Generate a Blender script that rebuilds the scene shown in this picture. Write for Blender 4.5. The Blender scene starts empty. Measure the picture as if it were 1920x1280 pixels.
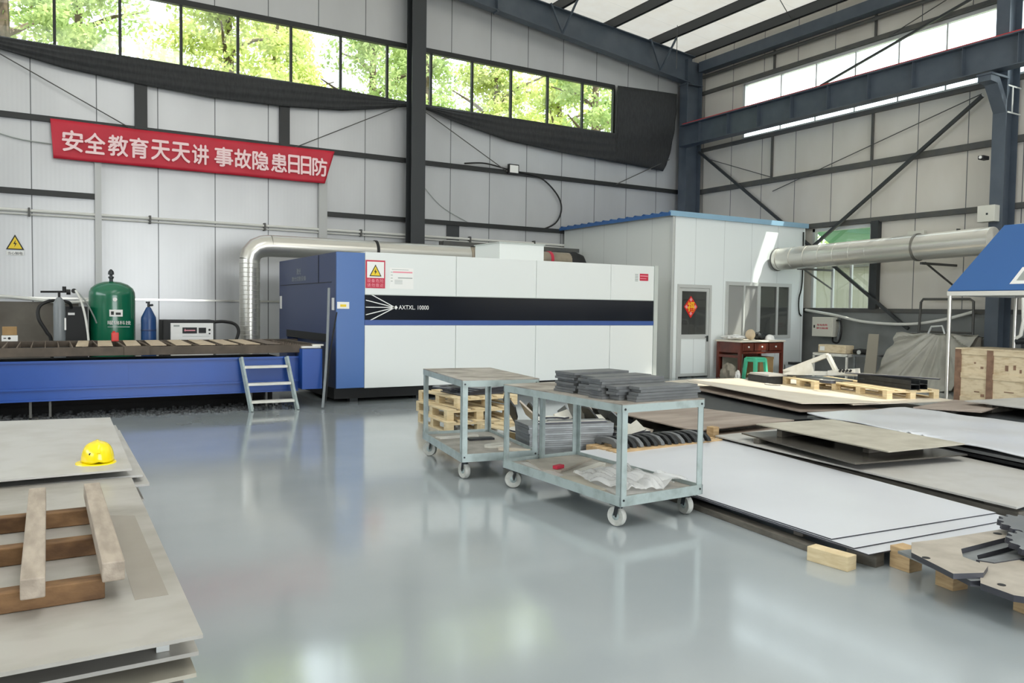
import bpy, math, random
import numpy as np
from mathutils import Vector, Matrix
random.seed(7)
rng = np.random.default_rng(7)
PI = math.pi
S = bpy.context.scene
COL = S.collection

# ------------------------------------------------------------------ camera, world, sun, light, exposure
def look_matrix(yaw, pitch, roll):
    f = np.array([math.sin(yaw)*math.cos(pitch), math.cos(yaw)*math.cos(pitch), -math.sin(pitch)])
    r = np.array([math.cos(yaw), -math.sin(yaw), 0.0])
    d = np.cross(f, r)
    c, s = math.cos(roll), math.sin(roll)
    right, down = c*r + s*d, -s*r + c*d
    return Matrix(((right[0], -down[0], -f[0], 0), (right[1], -down[1], -f[1], 0), (right[2], -down[2], -f[2], 0), (0, 0, 0, 1)))
cam_data = bpy.data.cameras.new('camera')
cam = bpy.data.objects.new('camera', cam_data); COL.objects.link(cam)
cam_data.sensor_width = 36.0; cam_data.sensor_fit = 'HORIZONTAL'; cam_data.lens = 27.5
cam_data.clip_start = 0.05; cam_data.clip_end = 300
cam.matrix_world = Matrix.Translation((0, 0, 1.6)) @ look_matrix(0.535817573, 0.0425170626, -0.0134436009)
S.camera = cam

world = bpy.data.worlds.new('sky'); S.world = world; world.use_nodes = True
wn = world.node_tree.nodes; wl = world.node_tree.links
bg = wn['Background']; bg.inputs['Color'].default_value = (0.86, 0.94, 1.0, 1); bg.inputs['Strength'].default_value = 5.0

def light(name, kind, energy, loc, aim=None, color=(1, 1, 1), **kw):
    d = bpy.data.lights.new(name, kind); d.energy = energy; d.color = color
    for k, v in kw.items(): setattr(d, k, v)
    o = bpy.data.objects.new(name, d); COL.objects.link(o); o.location = loc
    if aim is not None:
        o.rotation_euler = Vector(aim).to_track_quat('-Z', 'Y').to_euler()
    return o
light('sun', 'SUN', 9.5, (30, -20, 40), (-1.0, 1.0, -2.42), (1.0, 0.95, 0.86), angle=0.012)
# added fill lamps, unseen, standing in for daylight behind, beside and above the camera
light('gate_fill', 'AREA', 800, (5.5, -11.5, 2.9), (0.12, 1, 0.06), (1.0, 0.99, 0.97), shape='RECTANGLE', size=11.0, size_y=5.4)
light('side_fill', 'AREA', 380, (-13.8, 5.0, 5.6), (1, 0.1, -0.25), (0.96, 0.99, 1.0), shape='RECTANGLE', size=20.0, size_y=2.6)
light('overhead_fill', 'AREA', 480, (2.5, 4.0, 10.3), (0.05, 0.15, -1), (0.97, 0.99, 1.0), shape='RECTANGLE', size=3.0, size_y=14.0)  # this lamp and the next are added under the closed roof liner
light('overhead_fill', 'AREA', 320, (9.5, 1.5, 9.7), (0.05, 0.2, -1), (1.0, 0.99, 0.96), shape='RECTANGLE', size=3.0, size_y=11.0)

S.view_settings.view_transform = 'Standard'; S.view_settings.look = 'None'
S.view_settings.exposure = 0.06; S.view_settings.gamma = 1.0; S.view_settings.use_curve_mapping = False
try:
    S.cycles.use_denoising = True
    S.cycles.denoiser = 'OPENIMAGEDENOISE'
    S.cycles.max_bounces = 8; S.cycles.diffuse_bounces = 5; S.cycles.glossy_bounces = 4
    S.cycles.transparent_max_bounces = 12; S.cycles.transmission_bounces = 6
    S.cycles.caustics_reflective = False; S.cycles.caustics_refractive = False
    S.cycles.sample_clamp_indirect = 6.0
except Exception:
    pass

# ------------------------------------------------------------------ materials
def lin(h):
    if isinstance(h, tuple): return h
    h = h.lstrip('#')
    out = []
    for i in (0, 2, 4):
        c = int(h[i:i+2], 16)/255
        out.append(c/12.92 if c <= 0.04045 else ((c+0.055)/1.055)**2.4)
    return tuple(out)
def mat(name, col, rough=0.5, metal=0.0, col2=None, scale=5.0, stretch=(1, 1, 1), bump=0.0, bscale=60.0, lo=0.35, hi=0.65, rough2=None, spec=None, coat=0.0, detail=4):
    m = bpy.data.materials.new(name); m.use_nodes = True
    n, l = m.node_tree.nodes, m.node_tree.links
    b = n['Principled BSDF']
    b.inputs['Base Color'].default_value = (*lin(col), 1); b.inputs['Roughness'].default_value = rough; b.inputs['Metallic'].default_value = metal
    if spec is not None: b.inputs['Specular IOR Level'].default_value = spec
    if coat: b.inputs['Coat Weight'].default_value = coat; b.inputs['Coat Roughness'].default_value = 0.08
    if col2 is not None or bump:
        tc = n.new('ShaderNodeTexCoord'); mp = n.new('ShaderNodeMapping'); mp.inputs['Scale'].default_value = stretch
        l.new(tc.outputs['Object'], mp.inputs['Vector'])
    if col2 is not None:
        nz = n.new('ShaderNodeTexNoise'); nz.inputs['Scale'].default_value = scale; nz.inputs['Detail'].default_value = detail
        l.new(mp.outputs[0], nz.inputs['Vector'])
        mr = n.new('ShaderNodeMapRange'); mr.inputs['From Min'].default_value = lo; mr.inputs['From Max'].default_value = hi
        l.new(nz.outputs['Fac'], mr.inputs['Value'])
        mx = n.new('ShaderNodeMixRGB'); mx.inputs['Color1'].default_value = (*lin(col), 1); mx.inputs['Color2'].default_value = (*lin(col2), 1)
        l.new(mr.outputs[0], mx.inputs['Fac']); l.new(mx.outputs[0], b.inputs['Base Color'])
        if rough2 is not None:
            m2 = n.new('ShaderNodeMapRange'); m2.inputs['To Min'].default_value = rough; m2.inputs['To Max'].default_value = rough2
            l.new(mr.outputs[0], m2.inputs['Value']); l.new(m2.outputs[0], b.inputs['Roughness'])
    if bump:
        nb = n.new('ShaderNodeTexNoise'); nb.inputs['Scale'].default_value = bscale; nb.inputs['Detail'].default_value = 3
        l.new(mp.outputs[0], nb.inputs['Vector'])
        bp = n.new('ShaderNodeBump'); bp.inputs['Strength'].default_value = bump; bp.inputs['Distance'].default_value = 0.02
        l.new(nb.outputs['Fac'], bp.inputs['Height']); l.new(bp.outputs[0], b.inputs['Normal'])
    return m
def panel_mat(name, col, axis, pitch, off, rough=0.4, metal=0.0, joint='#5d5f60', rib=0.08, ribs=0.25, col2=None, width=0.02):
    """Sandwich panel: a dark joint every `pitch` metres along the axis and fine ribs between."""
    m = mat(name, col, rough, metal, col2, 1.2, (1, 1, 0.4))
    n, l = m.node_tree.nodes, m.node_tree.links; b = n['Principled BSDF']
    g = n.new('ShaderNodeTexCoord'); sp = n.new('ShaderNodeSeparateXYZ'); l.new(g.outputs['Object'], sp.inputs[0])
    def M(op, a, c=None):
        q = n.new('ShaderNodeMath'); q.operation = op
        for i, v in enumerate((a, c)):
            if v is None: continue
            if isinstance(v, (int, float)): q.inputs[i].default_value = v
            else: l.new(v, q.inputs[i])
        return q.outputs[0]
    u = M('FLOORED_MODULO', M('SUBTRACT', sp.outputs[axis], off), pitch)
    line = M('LESS_THAN', u, width)
    mx = n.new('ShaderNodeMixRGB'); mx.inputs['Color2'].default_value = (*lin(joint), 1); mx.inputs['Color1'].default_value = (*lin(col), 1)
    src = b.inputs['Base Color'].links
    if src: l.new(src[0].from_socket, mx.inputs['Color1'])
    l.new(line, mx.inputs['Fac']); l.new(mx.outputs[0], b.inputs['Base Color'])
    h = M('SUBTRACT', M('MULTIPLY', M('SINE', M('MULTIPLY', sp.outputs[axis], 2*PI/rib)), 0.5), M('MULTIPLY', line, 3.0))
    bp = n.new('ShaderNodeBump'); bp.inputs['Strength'].default_value = ribs; bp.inputs['Distance'].default_value = 0.004
    l.new(h, bp.inputs['Height']); l.new(bp.outputs[0], b.inputs['Normal'])
    return m
def glass_mat(name, tint=(0.93, 0.96, 0.95), refl=0.08, rough=0.02):
    m = bpy.data.materials.new(name); m.use_nodes = True
    n, l = m.node_tree.nodes, m.node_tree.links; n.remove(n['Principled BSDF'])
    t = n.new('ShaderNodeBsdfTransparent'); t.inputs[0].default_value = (*tint, 1)
    g = n.new('ShaderNodeBsdfGlossy'); g.inputs['Roughness'].default_value = rough
    x = n.new('ShaderNodeMixShader'); x.inputs[0].default_value = refl
    l.new(t.outputs[0], x.inputs[1]); l.new(g.outputs[0], x.inputs[2]); l.new(x.outputs[0], n['Material Output'].inputs[0])
    return m
def dusty_glass(name, tint, dust, refl):
    m = glass_mat(name, tint, refl, 0.03); n, l = m.node_tree.nodes, m.node_tree.links
    out = n['Material Output']; src = out.inputs[0].links[0].from_socket
    d = n.new('ShaderNodeBsdfDiffuse'); d.inputs[0].default_value = (0.8, 0.8, 0.78, 1)
    x = n.new('ShaderNodeMixShader'); x.inputs[0].default_value = dust
    l.new(src, x.inputs[1]); l.new(d.outputs[0], x.inputs[2]); l.new(x.outputs[0], out.inputs[0])
    return m
def film_mat(name):
    m = bpy.data.materials.new(name); m.use_nodes = True
    n, l = m.node_tree.nodes, m.node_tree.links; b = n['Principled BSDF']
    b.inputs['Base Color'].default_value = (0.82, 0.83, 0.83, 1); b.inputs['Roughness'].default_value = 0.12
    t = n.new('ShaderNodeBsdfTransparent'); x = n.new('ShaderNodeMixShader'); x.inputs[0].default_value = 0.55
    l.new(t.outputs[0], x.inputs[1]); l.new(b.outputs[0], x.inputs[2]); l.new(x.outputs[0], n['Material Output'].inputs[0])
    return m
def leaf_mat(name, c1, c2):
    m = bpy.data.materials.new(name); m.use_nodes = True
    n, l = m.node_tree.nodes, m.node_tree.links; n.remove(n['Principled BSDF'])
    tc = n.new('ShaderNodeTexCoord'); nz = n.new('ShaderNodeTexNoise'); nz.inputs['Scale'].default_value = 1.6; nz.inputs['Detail'].default_value = 6
    l.new(tc.outputs['Object'], nz.inputs['Vector'])
    mr = n.new('ShaderNodeMapRange'); mr.inputs['From Min'].default_value = 0.35; mr.inputs['From Max'].default_value = 0.65; l.new(nz.outputs['Fac'], mr.inputs['Value'])
    mx = n.new('ShaderNodeMixRGB'); mx.inputs['Color1'].default_value = (*lin(c1), 1); mx.inputs['Color2'].default_value = (*lin(c2), 1); l.new(mr.outputs[0], mx.inputs['Fac'])
    d = n.new('ShaderNodeBsdfDiffuse'); t = n.new('ShaderNodeBsdfTranslucent'); x = n.new('ShaderNodeMixShader'); x.inputs[0].default_value = 0.45
    l.new(mx.outputs[0], d.inputs[0]); l.new(mx.outputs[0], t.inputs[0]); l.new(d.outputs[0], x.inputs[1]); l.new(t.outputs[0], x.inputs[2])
    l.new(x.outputs[0], n['Material Output'].inputs[0])
    return m

M = {}
def liner_mat():
    # thin translucent roof liner: daylight comes through it as well as off it
    m = panel_mat('roof_liner', '#dcd8cd', 1, 1.0, 0.3, 0.5, 0.0, joint='#b5b0a4', ribs=0.2, rib=0.2, col2='#d3c8b4', width=0.012)
    n, l = m.node_tree.nodes, m.node_tree.links; b = n['Principled BSDF']
    t = n.new('ShaderNodeBsdfTranslucent'); t.inputs[0].default_value = (0.62, 0.60, 0.55, 1)
    x = n.new('ShaderNodeMixShader'); x.inputs[0].default_value = 0.13
    l.new(b.outputs[0], x.inputs[1]); l.new(t.outputs[0], x.inputs[2]); l.new(x.outputs[0], n['Material Output'].inputs[0])
    return m
M['floor'] = mat('epoxy_floor', '#98a0a4', 0.10, 0, '#a1a8ab', 0.7, rough2=0.16, spec=0.75, coat=0.2, bump=0.016, bscale=2.2)
M['wallA'] = panel_mat('silver_wall_panel', '#bebfc0', 0, 1.163, 0.9, 0.34, 0.30, col2='#b7b8b9', ribs=0.07)
M['wallB'] = panel_mat('white_wall_panel', '#d3cfc6', 1, 1.163, 0.57, 0.45, 0.05, col2='#ccc7bd', ribs=0.07)
M['plinth'] = mat('grey_plinth', '#7f8281', 0.7, 0, '#707270', 1.5, bump=0.15, bscale=8)
M['plinth_dark'] = mat('stained_plinth', '#57514a', 0.8, 0, '#6c675f', 1.3, bump=0.15, bscale=8)
M['roof'] = liner_mat()
M['steel'] = mat('dark_steel_paint', '#47505a', 0.42, 0.0, '#4f5862', 3)
M['steel_black'] = mat('black_steel_paint', '#2f3234', 0.45)
M['girt'] = mat('girt_grey_paint', '#4a4b4b', 0.5, 0, '#55544f', 3)
M['frame_black'] = mat('window_frame_black', '#1b1d1d', 0.5)
M['alu'] = mat('aluminium_white', '#c9ccca', 0.35, 0.2)
M['galv'] = mat('galvanised_sheet', '#cfcdc6', 0.29, 0.75)
M['post'] = mat('grey_post_paint', '#a9aaa8', 0.4, 0.2)
M['galv_seam'] = mat('galvanised_seam', '#8a8882', 0.35, 0.8)
M['galv_dusty'] = mat('dusty_galvanised', '#8f8577', 0.5, 0.5, '#a39886', 4)
M['cart'] = mat('cart_painted_steel', '#a9b6b5', 0.4, 0.15, '#8d9896', 9, lo=0.45, hi=0.75)
M['cart_top'] = mat('worn_cart_top', '#827a71', 0.5, 0.2, '#b3aca2', 4, rough2=0.35, detail=6)
M['cart_shelf'] = mat('pale_cart_shelf', '#bdb8b0', 0.5, 0.1, '#98938b', 5)
M['edge_dark'] = mat('dark_cut_edge', '#42434a', 0.4, 0.3)
M['dust'] = mat('dark_patch', '#8f897f', 0.6, 0, '#99938a', 3)  # colour of the darker patch on the near left top plate
M['tyre'] = mat('pale_castor_tyre', '#c3c4bf', 0.55, 0, '#aeafa8', 20)
M['castor'] = mat('castor_metal', '#3a3d3f', 0.4, 0.6)
M['plate_dark'] = mat('dark_steel_plate', '#66696b', 0.42, 0.25, '#727475', 8, rough2=0.5)
M['plate_edge'] = mat('cut_steel', '#7d8081', 0.4, 0.3, '#6b6d6e', 8)
M['plate_black'] = mat('blackened_steel', '#242628', 0.45, 0.3, '#303234', 10)
M['plate_grey'] = mat('grey_mill_plate', '#adaaa4', 0.36, 0.1, '#948f87', 2.4, (1, 1.6, 1), rough2=0.5, detail=9, lo=0.4, hi=0.72)
M['plate_pale'] = mat('pale_mill_plate', '#bfbebb', 0.36, 0.1, '#aeaba5', 2.4, rough2=0.48, detail=9, lo=0.42, hi=0.75)
M['plate_white'] = mat('white_sheet_metal', '#d3d6dc', 0.30, 0.1, '#cfd2d8', 1.5)
M['plate_beige'] = mat('beige_mill_plate', '#bdb8aa', 0.45, 0.05, '#a39d8f', 3.0, rough2=0.55, detail=9, lo=0.38, hi=0.72)
M['plate_brown'] = mat('brown_rusted_plate', '#a89b90', 0.5, 0.05, '#8b7d72', 2.4, (0.5, 2.0, 1), detail=9)
M['plate_cream'] = mat('cream_dusty_plate', '#e4dcce', 0.45, 0.0, '#d8cdbb', 2.0)
M['plate_shiny'] = mat('dark_glossy_plate', '#6e6a63', 0.22, 0.5, '#5d5a55', 1.8)
M['part_tan'] = mat('tan_cut_plate', '#b5ada1', 0.40, 0.1, '#a0988c', 7, detail=8)
M['part_grey'] = mat('grey_cut_plate', '#8b8f90', 0.4, 0.3, '#7c8081', 7)
M['part_white'] = mat('white_painted_steel', '#dcdbd4', 0.4, 0.0, '#cfcdc2', 8)
M['wood'] = mat('pallet_wood', '#c3a77f', 0.7, 0, '#a98d66', 7, (1, 1, 6), bump=0.1, bscale=30)
M['wood_pale'] = mat('pale_pallet_wood', '#d9c8a4', 0.7, 0, '#c8b48d', 7, (1, 1, 6), bump=0.08, bscale=30)
M['wood_grey'] = mat('weathered_wood', '#aea294', 0.75, 0, '#958a7d', 8, (3, .6, 3), bump=0.15, bscale=40)
M['wood_brown'] = mat('brown_timber', '#80603e', 0.7, 0, '#54391f', 7, (1, 2, 2), bump=0.1, bscale=30)
M['wood_old'] = mat('old_grey_timber', '#6a655d', 0.8, 0, '#57534c', 8, (1, 1, 3), bump=0.15, bscale=30)
M['crate_panel'] = mat('crate_plywood', '#d6c6a8', 0.7, 0, '#bda988', 6, (1, 1, 3), lo=0.45, hi=0.7, bump=0.05)
M['crate_batten'] = mat('crate_batten', '#8b6d59', 0.75, 0, '#755a49', 9)
M['white_paint'] = mat('machine_white', '#dfe3e1', 0.28, 0.0, spec=0.5)
M['white_trim'] = mat('machine_trim', '#b9bfbb', 0.4)
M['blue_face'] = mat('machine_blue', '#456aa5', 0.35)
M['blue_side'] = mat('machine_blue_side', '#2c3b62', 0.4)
M['blue_bed'] = mat('bed_blue', '#13499c', 0.38, 0, '#12428e', 1.2)
M['blue_line'] = mat('band_blue', '#3c5796', 0.4)
M['band'] = mat('tinted_band', '#10141d', 0.12)
M['black'] = mat('black_matte', '#161718', 0.6)
M['rubber'] = mat('black_rubber', '#141414', 0.6)
M['curtain'] = mat('black_shade_cloth', '#2b2c2d', 0.85, 0, '#343536', 6, (4, 1, 1), bump=0.1, bscale=25)
M['bed_rail'] = mat('scorched_bed_frame', '#4b4239', 0.7, 0.1, '#5c5146', 5)
M['bed_dark'] = mat('bed_inside', '#221e1b', 0.8)
M['slat'] = mat('scorched_slat', '#7d7063', 0.6, 0.2, '#5d5248', 8)
M['bed_plate'] = mat('pale_offcut', '#c9b79b', 0.55, 0.05, '#b3a086', 6)
M['tank'] = mat('tank_green', '#0e6648', 0.25, 0, coat=0.3)
M['cyl_grey'] = mat('cylinder_grey', '#7f8487', 0.35)
M['cyl_blue'] = mat('cylinder_blue', '#23477a', 0.35)
M['red'] = mat('red_paint', '#d0352f', 0.4)
M['red_rail'] = mat('red_rail', '#c23a3c', 0.5)
M['banner'] = mat('banner_red', '#c21f36', 0.55, 0, '#b81b31', 2)
M['banner_text'] = mat('banner_lettering', '#f3d3d4', 0.6)
M['yellow'] = mat('helmet_yellow', '#f5dc00', 0.25, coat=0.3)
M['sign_yellow'] = mat('sign_yellow', '#e8c928', 0.5)
M['sign_red'] = mat('sign_red', '#c02a44', 0.5)
M['sign_pink'] = mat('sign_pink', '#e79aa6', 0.5)
M['white'] = mat('plain_white', '#e9e9e6', 0.5)
M['grey_print'] = mat('grey_print', '#9aa09c', 0.6)
M['black_print'] = mat('black_print', '#1d1d1d', 0.6)
M['gold'] = mat('gold_print', '#f4c12c', 0.45)
M['fu_red'] = mat('red_paper', '#d8261c', 0.5)
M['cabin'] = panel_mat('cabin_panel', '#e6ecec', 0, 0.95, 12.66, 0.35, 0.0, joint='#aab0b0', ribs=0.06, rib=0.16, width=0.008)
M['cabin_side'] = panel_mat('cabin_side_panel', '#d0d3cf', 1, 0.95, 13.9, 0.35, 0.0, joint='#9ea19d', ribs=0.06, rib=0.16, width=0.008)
M['roof_blue'] = mat('cabin_roof_blue', '#2f5c93', 0.4)
M['fascia'] = mat('cabin_fascia', '#8fb3cb', 0.35)
M['glass'] = glass_mat('window_glass')
M['glass_office'] = dusty_glass('cabin_glass', (0.55, 0.58, 0.57), 0.05, 0.08)
M['glass_dusty'] = dusty_glass('dusty_cabin_glass', (0.55, 0.58, 0.57), 0.32, 0.05)
M['film'] = film_mat('clear_plastic_film')
M['desk'] = mat('red_brown_wood', '#6b2f22', 0.35, 0, '#55251b', 6, (4, 1, 1), coat=0.2)
M['desk_top'] = mat('desk_top_cloth', '#e3dccd', 0.5)
M['stool'] = mat('mint_plastic', '#57c69f', 0.35)
M['cardboard'] = mat('cardboard', '#a98a5f', 0.8, 0, '#96784f', 5)
M['board_grey'] = mat('grey_board', '#8d877a', 0.7)
M['tarp'] = mat('grey_tarpaulin', '#aeaca2', 0.38, 0, '#a3a198', 5)
M['awning'] = mat('green_awning', '#4f8a63', 0.6)
M['hood'] = mat('hood_blue', '#2f5f9c', 0.4)
M['pipe_white'] = mat('white_pipe', '#d6d6d0', 0.4)
M['ebox'] = mat('enclosure_white', '#d3d2c6', 0.4)
M['debris'] = mat('dark_slag', '#2b2c2e', 0.8, 0, '#515355', 30)
M['ground'] = mat('outside_ground', '#a8a597', 0.9)
M['neighbour'] = panel_mat('neighbour_cladding', '#85877f', 1, 1.0, 0.2, 0.6, 0, joint='#6f716a')
M['rooflight'] = glass_mat('added_rooflight_sheet', (0.66, 0.65, 0.62), 0.05, 0.1)  # clear sheet for the added roof opening, out of view
M['leaf_a'] = leaf_mat('leaf_yellow_green', '#dcdf98', '#aebc69')
M['leaf_b'] = leaf_mat('leaf_green', '#c6d191', '#96ab6c')
M['bark'] = mat('bark', '#6b5a48', 0.9, 0, '#54463a', 8)

# ------------------------------------------------------------------ mesh helpers
XF = {}
class MB:
    def __init__(s, side=0): s.v = []; s.f = []; s.mi = []; s.cur = 0; s.side = side
    def add(s, vs, fs):
        b = len(s.v); s.v += [tuple(map(float, p)) for p in vs]
        for f in fs: s.f.append(tuple(b+i for i in f)); s.mi.append(s.cur)
        return s
    def mat(s, i): s.cur = i; return s
    def box(s, x0, x1, y0, y1, z0, z1):
        return s.add([(x0,y0,z0),(x1,y0,z0),(x1,y1,z0),(x0,y1,z0),(x0,y0,z1),(x1,y0,z1),(x1,y1,z1),(x0,y1,z1)],
                     [(3,2,1,0),(4,5,6,7),(0,1,5,4),(1,2,6,5),(2,3,7,6),(3,0,4,7)])
    def obox(s, c, sx, sy, sz, rz=0.0):
        """box with its base centre at c, turned by rz"""
        co, si = math.cos(rz), math.sin(rz); vs = []
        for z in (0, sz):
            for a, b in ((-1,-1),(1,-1),(1,1),(-1,1)):
                u, w = a*sx/2, b*sy/2; vs.append((c[0]+co*u-si*w, c[1]+si*u+co*w, c[2]+z))
        return s.add(vs, [(3,2,1,0),(4,5,6,7),(0,1,5,4),(1,2,6,5),(2,3,7,6),(3,0,4,7)])
    def prism(s, poly, z0, z1):
        n = len(poly); a = sum(poly[i][0]*poly[(i+1)%n][1]-poly[(i+1)%n][0]*poly[i][1] for i in range(n))
        if a < 0: poly = poly[::-1]
        vs = [(p[0],p[1],z0) for p in poly]+[(p[0],p[1],z1) for p in poly]
        s.add(vs, [tuple(range(n))[::-1], tuple(range(n, 2*n))]+[(i,(i+1)%n,n+(i+1)%n,n+i) for i in range(n)])
        if s.side: s.mi[-n:] = [s.side]*n
        return s
    def prism_xz(s, poly, y0, y1):
        n = len(poly); a = sum(poly[i][0]*poly[(i+1)%n][1]-poly[(i+1)%n][0]*poly[i][1] for i in range(n))
        if a < 0: poly = poly[::-1]
        vs = [(p[0],y0,p[1]) for p in poly]+[(p[0],y1,p[1]) for p in poly]
        return s.add(vs, [tuple(range(n)), tuple(range(n, 2*n))[::-1]]+[(n+i,n+(i+1)%n,(i+1)%n,i) for i in range(n)])
    def prism_yz(s, poly, x0, x1):
        n = len(poly); a = sum(poly[i][0]*poly[(i+1)%n][1]-poly[(i+1)%n][0]*poly[i][1] for i in range(n))
        if a < 0: poly = poly[::-1]
        vs = [(x0,p[0],p[1]) for p in poly]+[(x1,p[0],p[1]) for p in poly]
        return s.add(vs, [tuple(range(n))[::-1], tuple(range(n, 2*n))]+[(i,(i+1)%n,n+(i+1)%n,n+i) for i in range(n)])
    def tube(s, pts, r, seg=10, cap=True):
        pts = [Vector(p) for p in pts]; n = len(pts); rs = r if isinstance(r, (list, tuple)) else [r]*n; vs = []
        up = None
        for i, p in enumerate(pts):
            t = (pts[min(i+1,n-1)]-pts[max(i-1,0)]).normalized()
            if up is None:
                up = Vector((0,0,1)) if abs(t.z) < 0.9 else Vector((1,0,0))
            a = t.cross(up).normalized(); b = a.cross(t).normalized(); up = b
            for k in range(seg):
                th = 2*PI*k/seg; vs.append(p+a*(math.cos(th)*rs[i])+b*(math.sin(th)*rs[i]))
        fs = []
        for i in range(n-1):
            for k in range(seg):
                k2 = (k+1)%seg; fs.append((i*seg+k,(i+1)*seg+k,(i+1)*seg+k2,i*seg+k2))
        if cap: fs += [tuple(range(seg)), tuple(range((n-1)*seg, n*seg))[::-1]]
        return s.add(vs, fs)
    def bar(s, a, b, w, h):
        """rectangular bar between two points"""
        a, b = Vector(a), Vector(b); t = (b-a).normalized(); up = Vector((0,0,1)) if abs(t.z) < 0.95 else Vector((0,1,0))
        x = t.cross(up).normalized(); y = x.cross(t).normalized(); vs = []
        for p in (a, b):
            for i, j in ((-1,-1),(1,-1),(1,1),(-1,1)): vs.append(p+x*(i*w/2)+y*(j*h/2))
        return s.add(vs, [(0,1,2,3),(7,6,5,4),(0,4,5,1),(1,5,6,2),(2,6,7,3),(3,7,4,0)])
    def lathe(s, prof, c=(0,0,0), seg=28, axis='z'):
        vs = []; fs = []; n = len(prof)
        for r, h in prof:
            for k in range(seg):
                th = 2*PI*k/seg; x, y = r*math.cos(th), r*math.sin(th)
                q = (x, y, h) if axis == 'z' else ((h, x, y) if axis == 'x' else (y, h, x))
                vs.append((c[0]+q[0], c[1]+q[1], c[2]+q[2]))
        for i in range(n-1):
            for k in range(seg):
                k2 = (k+1)%seg; fs.append((i*seg+k, i*seg+k2, (i+1)*seg+k2, (i+1)*seg+k))
        fs += [tuple(range(seg))[::-1], tuple(range((n-1)*seg, n*seg))]
        return s.add(vs, fs)
    def grid(s, fn, nu, nv):
        vs = [fn(i/nu, j/nv) for j in range(nv+1) for i in range(nu+1)]
        w = nu+1
        return s.add(vs, [(j*w+i, j*w+i+1, (j+1)*w+i+1, (j+1)*w+i) for j in range(nv) for i in range(nu)])
    def quad_slab(s, q, z, th):
        return s.prism([(p[0], p[1]) for p in q], z-th, z)
    def build(s, name, mats, parent=None, smooth=False, bevel=0.0, solid=0.0, label=None, world=True):
        vs = s.v
        if parent is not None and world and parent.name in XF:
            (lx, ly, lz), rz = XF[parent.name]; c, si = math.cos(-rz), math.sin(-rz)
            vs = [((x-lx)*c-(y-ly)*si, (x-lx)*si+(y-ly)*c, z-lz) for x, y, z in vs]
        me = bpy.data.meshes.new(name); me.from_pydata(vs, [], s.f)
        mats = mats if isinstance(mats, (list, tuple)) else [mats]
        for m in mats: me.materials.append(M[m] if isinstance(m, str) else m)
        if len(mats) > 1: me.polygons.foreach_set('material_index', s.mi)
        if smooth: me.polygons.foreach_set('use_smooth', [True]*len(me.polygons))
        me.update()
        o = bpy.data.objects.new(name, me); COL.objects.link(o)
        if smooth:
            try: me.set_sharp_from_angle(angle=math.radians(40))
            except Exception: pass
        if parent is not None:
            o.parent = parent
            if parent.name in XF: XF[o.name] = XF[parent.name]
        if solid:
            md = o.modifiers.new('thickness', 'SOLIDIFY'); md.thickness = solid; md.offset = 0
        if bevel:
            md = o.modifiers.new('bevel', 'BEVEL'); md.width = bevel; md.segments = 2; md.limit_method = 'ANGLE'
        if label: o['label'] = label
        return o
def tag(o, label, cat=None, group=None, kind=None):
    o['label'] = label
    if cat: o['category'] = cat
    if group: o['group'] = group
    if kind: o['kind'] = kind
    return o
def thing(name, label, cat, loc=(0,0,0), rz=0.0, group=None, kind=None):
    o = bpy.data.objects.new(name, None); COL.objects.link(o); o.location = loc; o.rotation_euler = (0,0,rz); o.empty_display_size = 0.1
    XF[o.name] = (tuple(loc), rz)
    return tag(o, label, cat, group, kind)
def struct(o, label=None, cat=None):
    o['kind'] = 'structure'
    if label: o['label'] = label
    if cat: o['category'] = cat
    return o
def copy_tree(o, parent=None):
    c = o.copy(); COL.objects.link(c)
    if parent is not None: c.parent = parent; c.matrix_parent_inverse = Matrix.Identity(4)
    for ch in [k for k in o.children]: copy_tree(ch, c)
    return c
def text_into(mb, txt, origin, right, up, width=None, height=None, spread=None):
    """lay out flat glyph faces: origin = lower left, scaled to the width and height given"""
    cu = bpy.data.curves.new('lettering', 'FONT'); cu.body = txt; cu.size = 1.0; cu.fill_mode = 'FRONT'
    if spread: cu.offset = spread
    o = bpy.data.objects.new('lettering', cu); COL.objects.link(o)
    dg = bpy.context.evaluated_depsgraph_get(); dg.update()
    me = bpy.data.meshes.new_from_object(o.evaluated_get(dg))
    co = np.array([v.co[:] for v in me.vertices]); fs = [tuple(p.vertices) for p in me.polygons]
    bpy.data.objects.remove(o); bpy.data.curves.remove(cu); bpy.data.meshes.remove(me)
    if len(co) == 0: return
    mn, mx = co.min(0), co.max(0); ex = mx-mn
    sx = (width/ex[0]) if width else None; sy = (height/ex[1]) if height else None
    if sx is None: sx = sy
    if sy is None: sy = sx
    R, U, O = Vector(right), Vector(up), Vector(origin)
    N = R.cross(U).normalized()*0.001
    mb.add([O+R*((p[0]-mn[0])*sx)+U*((p[1]-mn[1])*sy)+N for p in co], fs)
ORD = ['topmost', 'second from the top', 'third from the top', 'fourth from the top', 'fifth from the top', 'sixth from the top', 'seventh from the top', 'eighth from the top', 'ninth from the top']

# ================================================================== the building
WY, WX = 18.5, 17.5                      # inner faces of the back wall (Y) and the right wall (X)
def roof_z(x): return 9.60+0.09*(16.8-abs(x-1.75)-1.75) if False else 9.62+0.09*(16.8-(x if x > 1.75 else 3.5-x))
def raf_top(x): return roof_z(x)-0.29
def raf_bot(x):
    u = x if x > 1.75 else 3.5-x
    return 8.50+0.12*(16.8-u)-(0.0 if u > 9 else 0.03*(9-u))
struct(MB().box(-14, WX, -12, WY, -0.2, 0).build('floor', 'floor'))
MBx = MB().box(-60, 60, -50, 70, -0.35, -0.22)
struct(MBx.build('ground', 'ground'), 'pale bare ground outside the workshop', 'ground')
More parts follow.
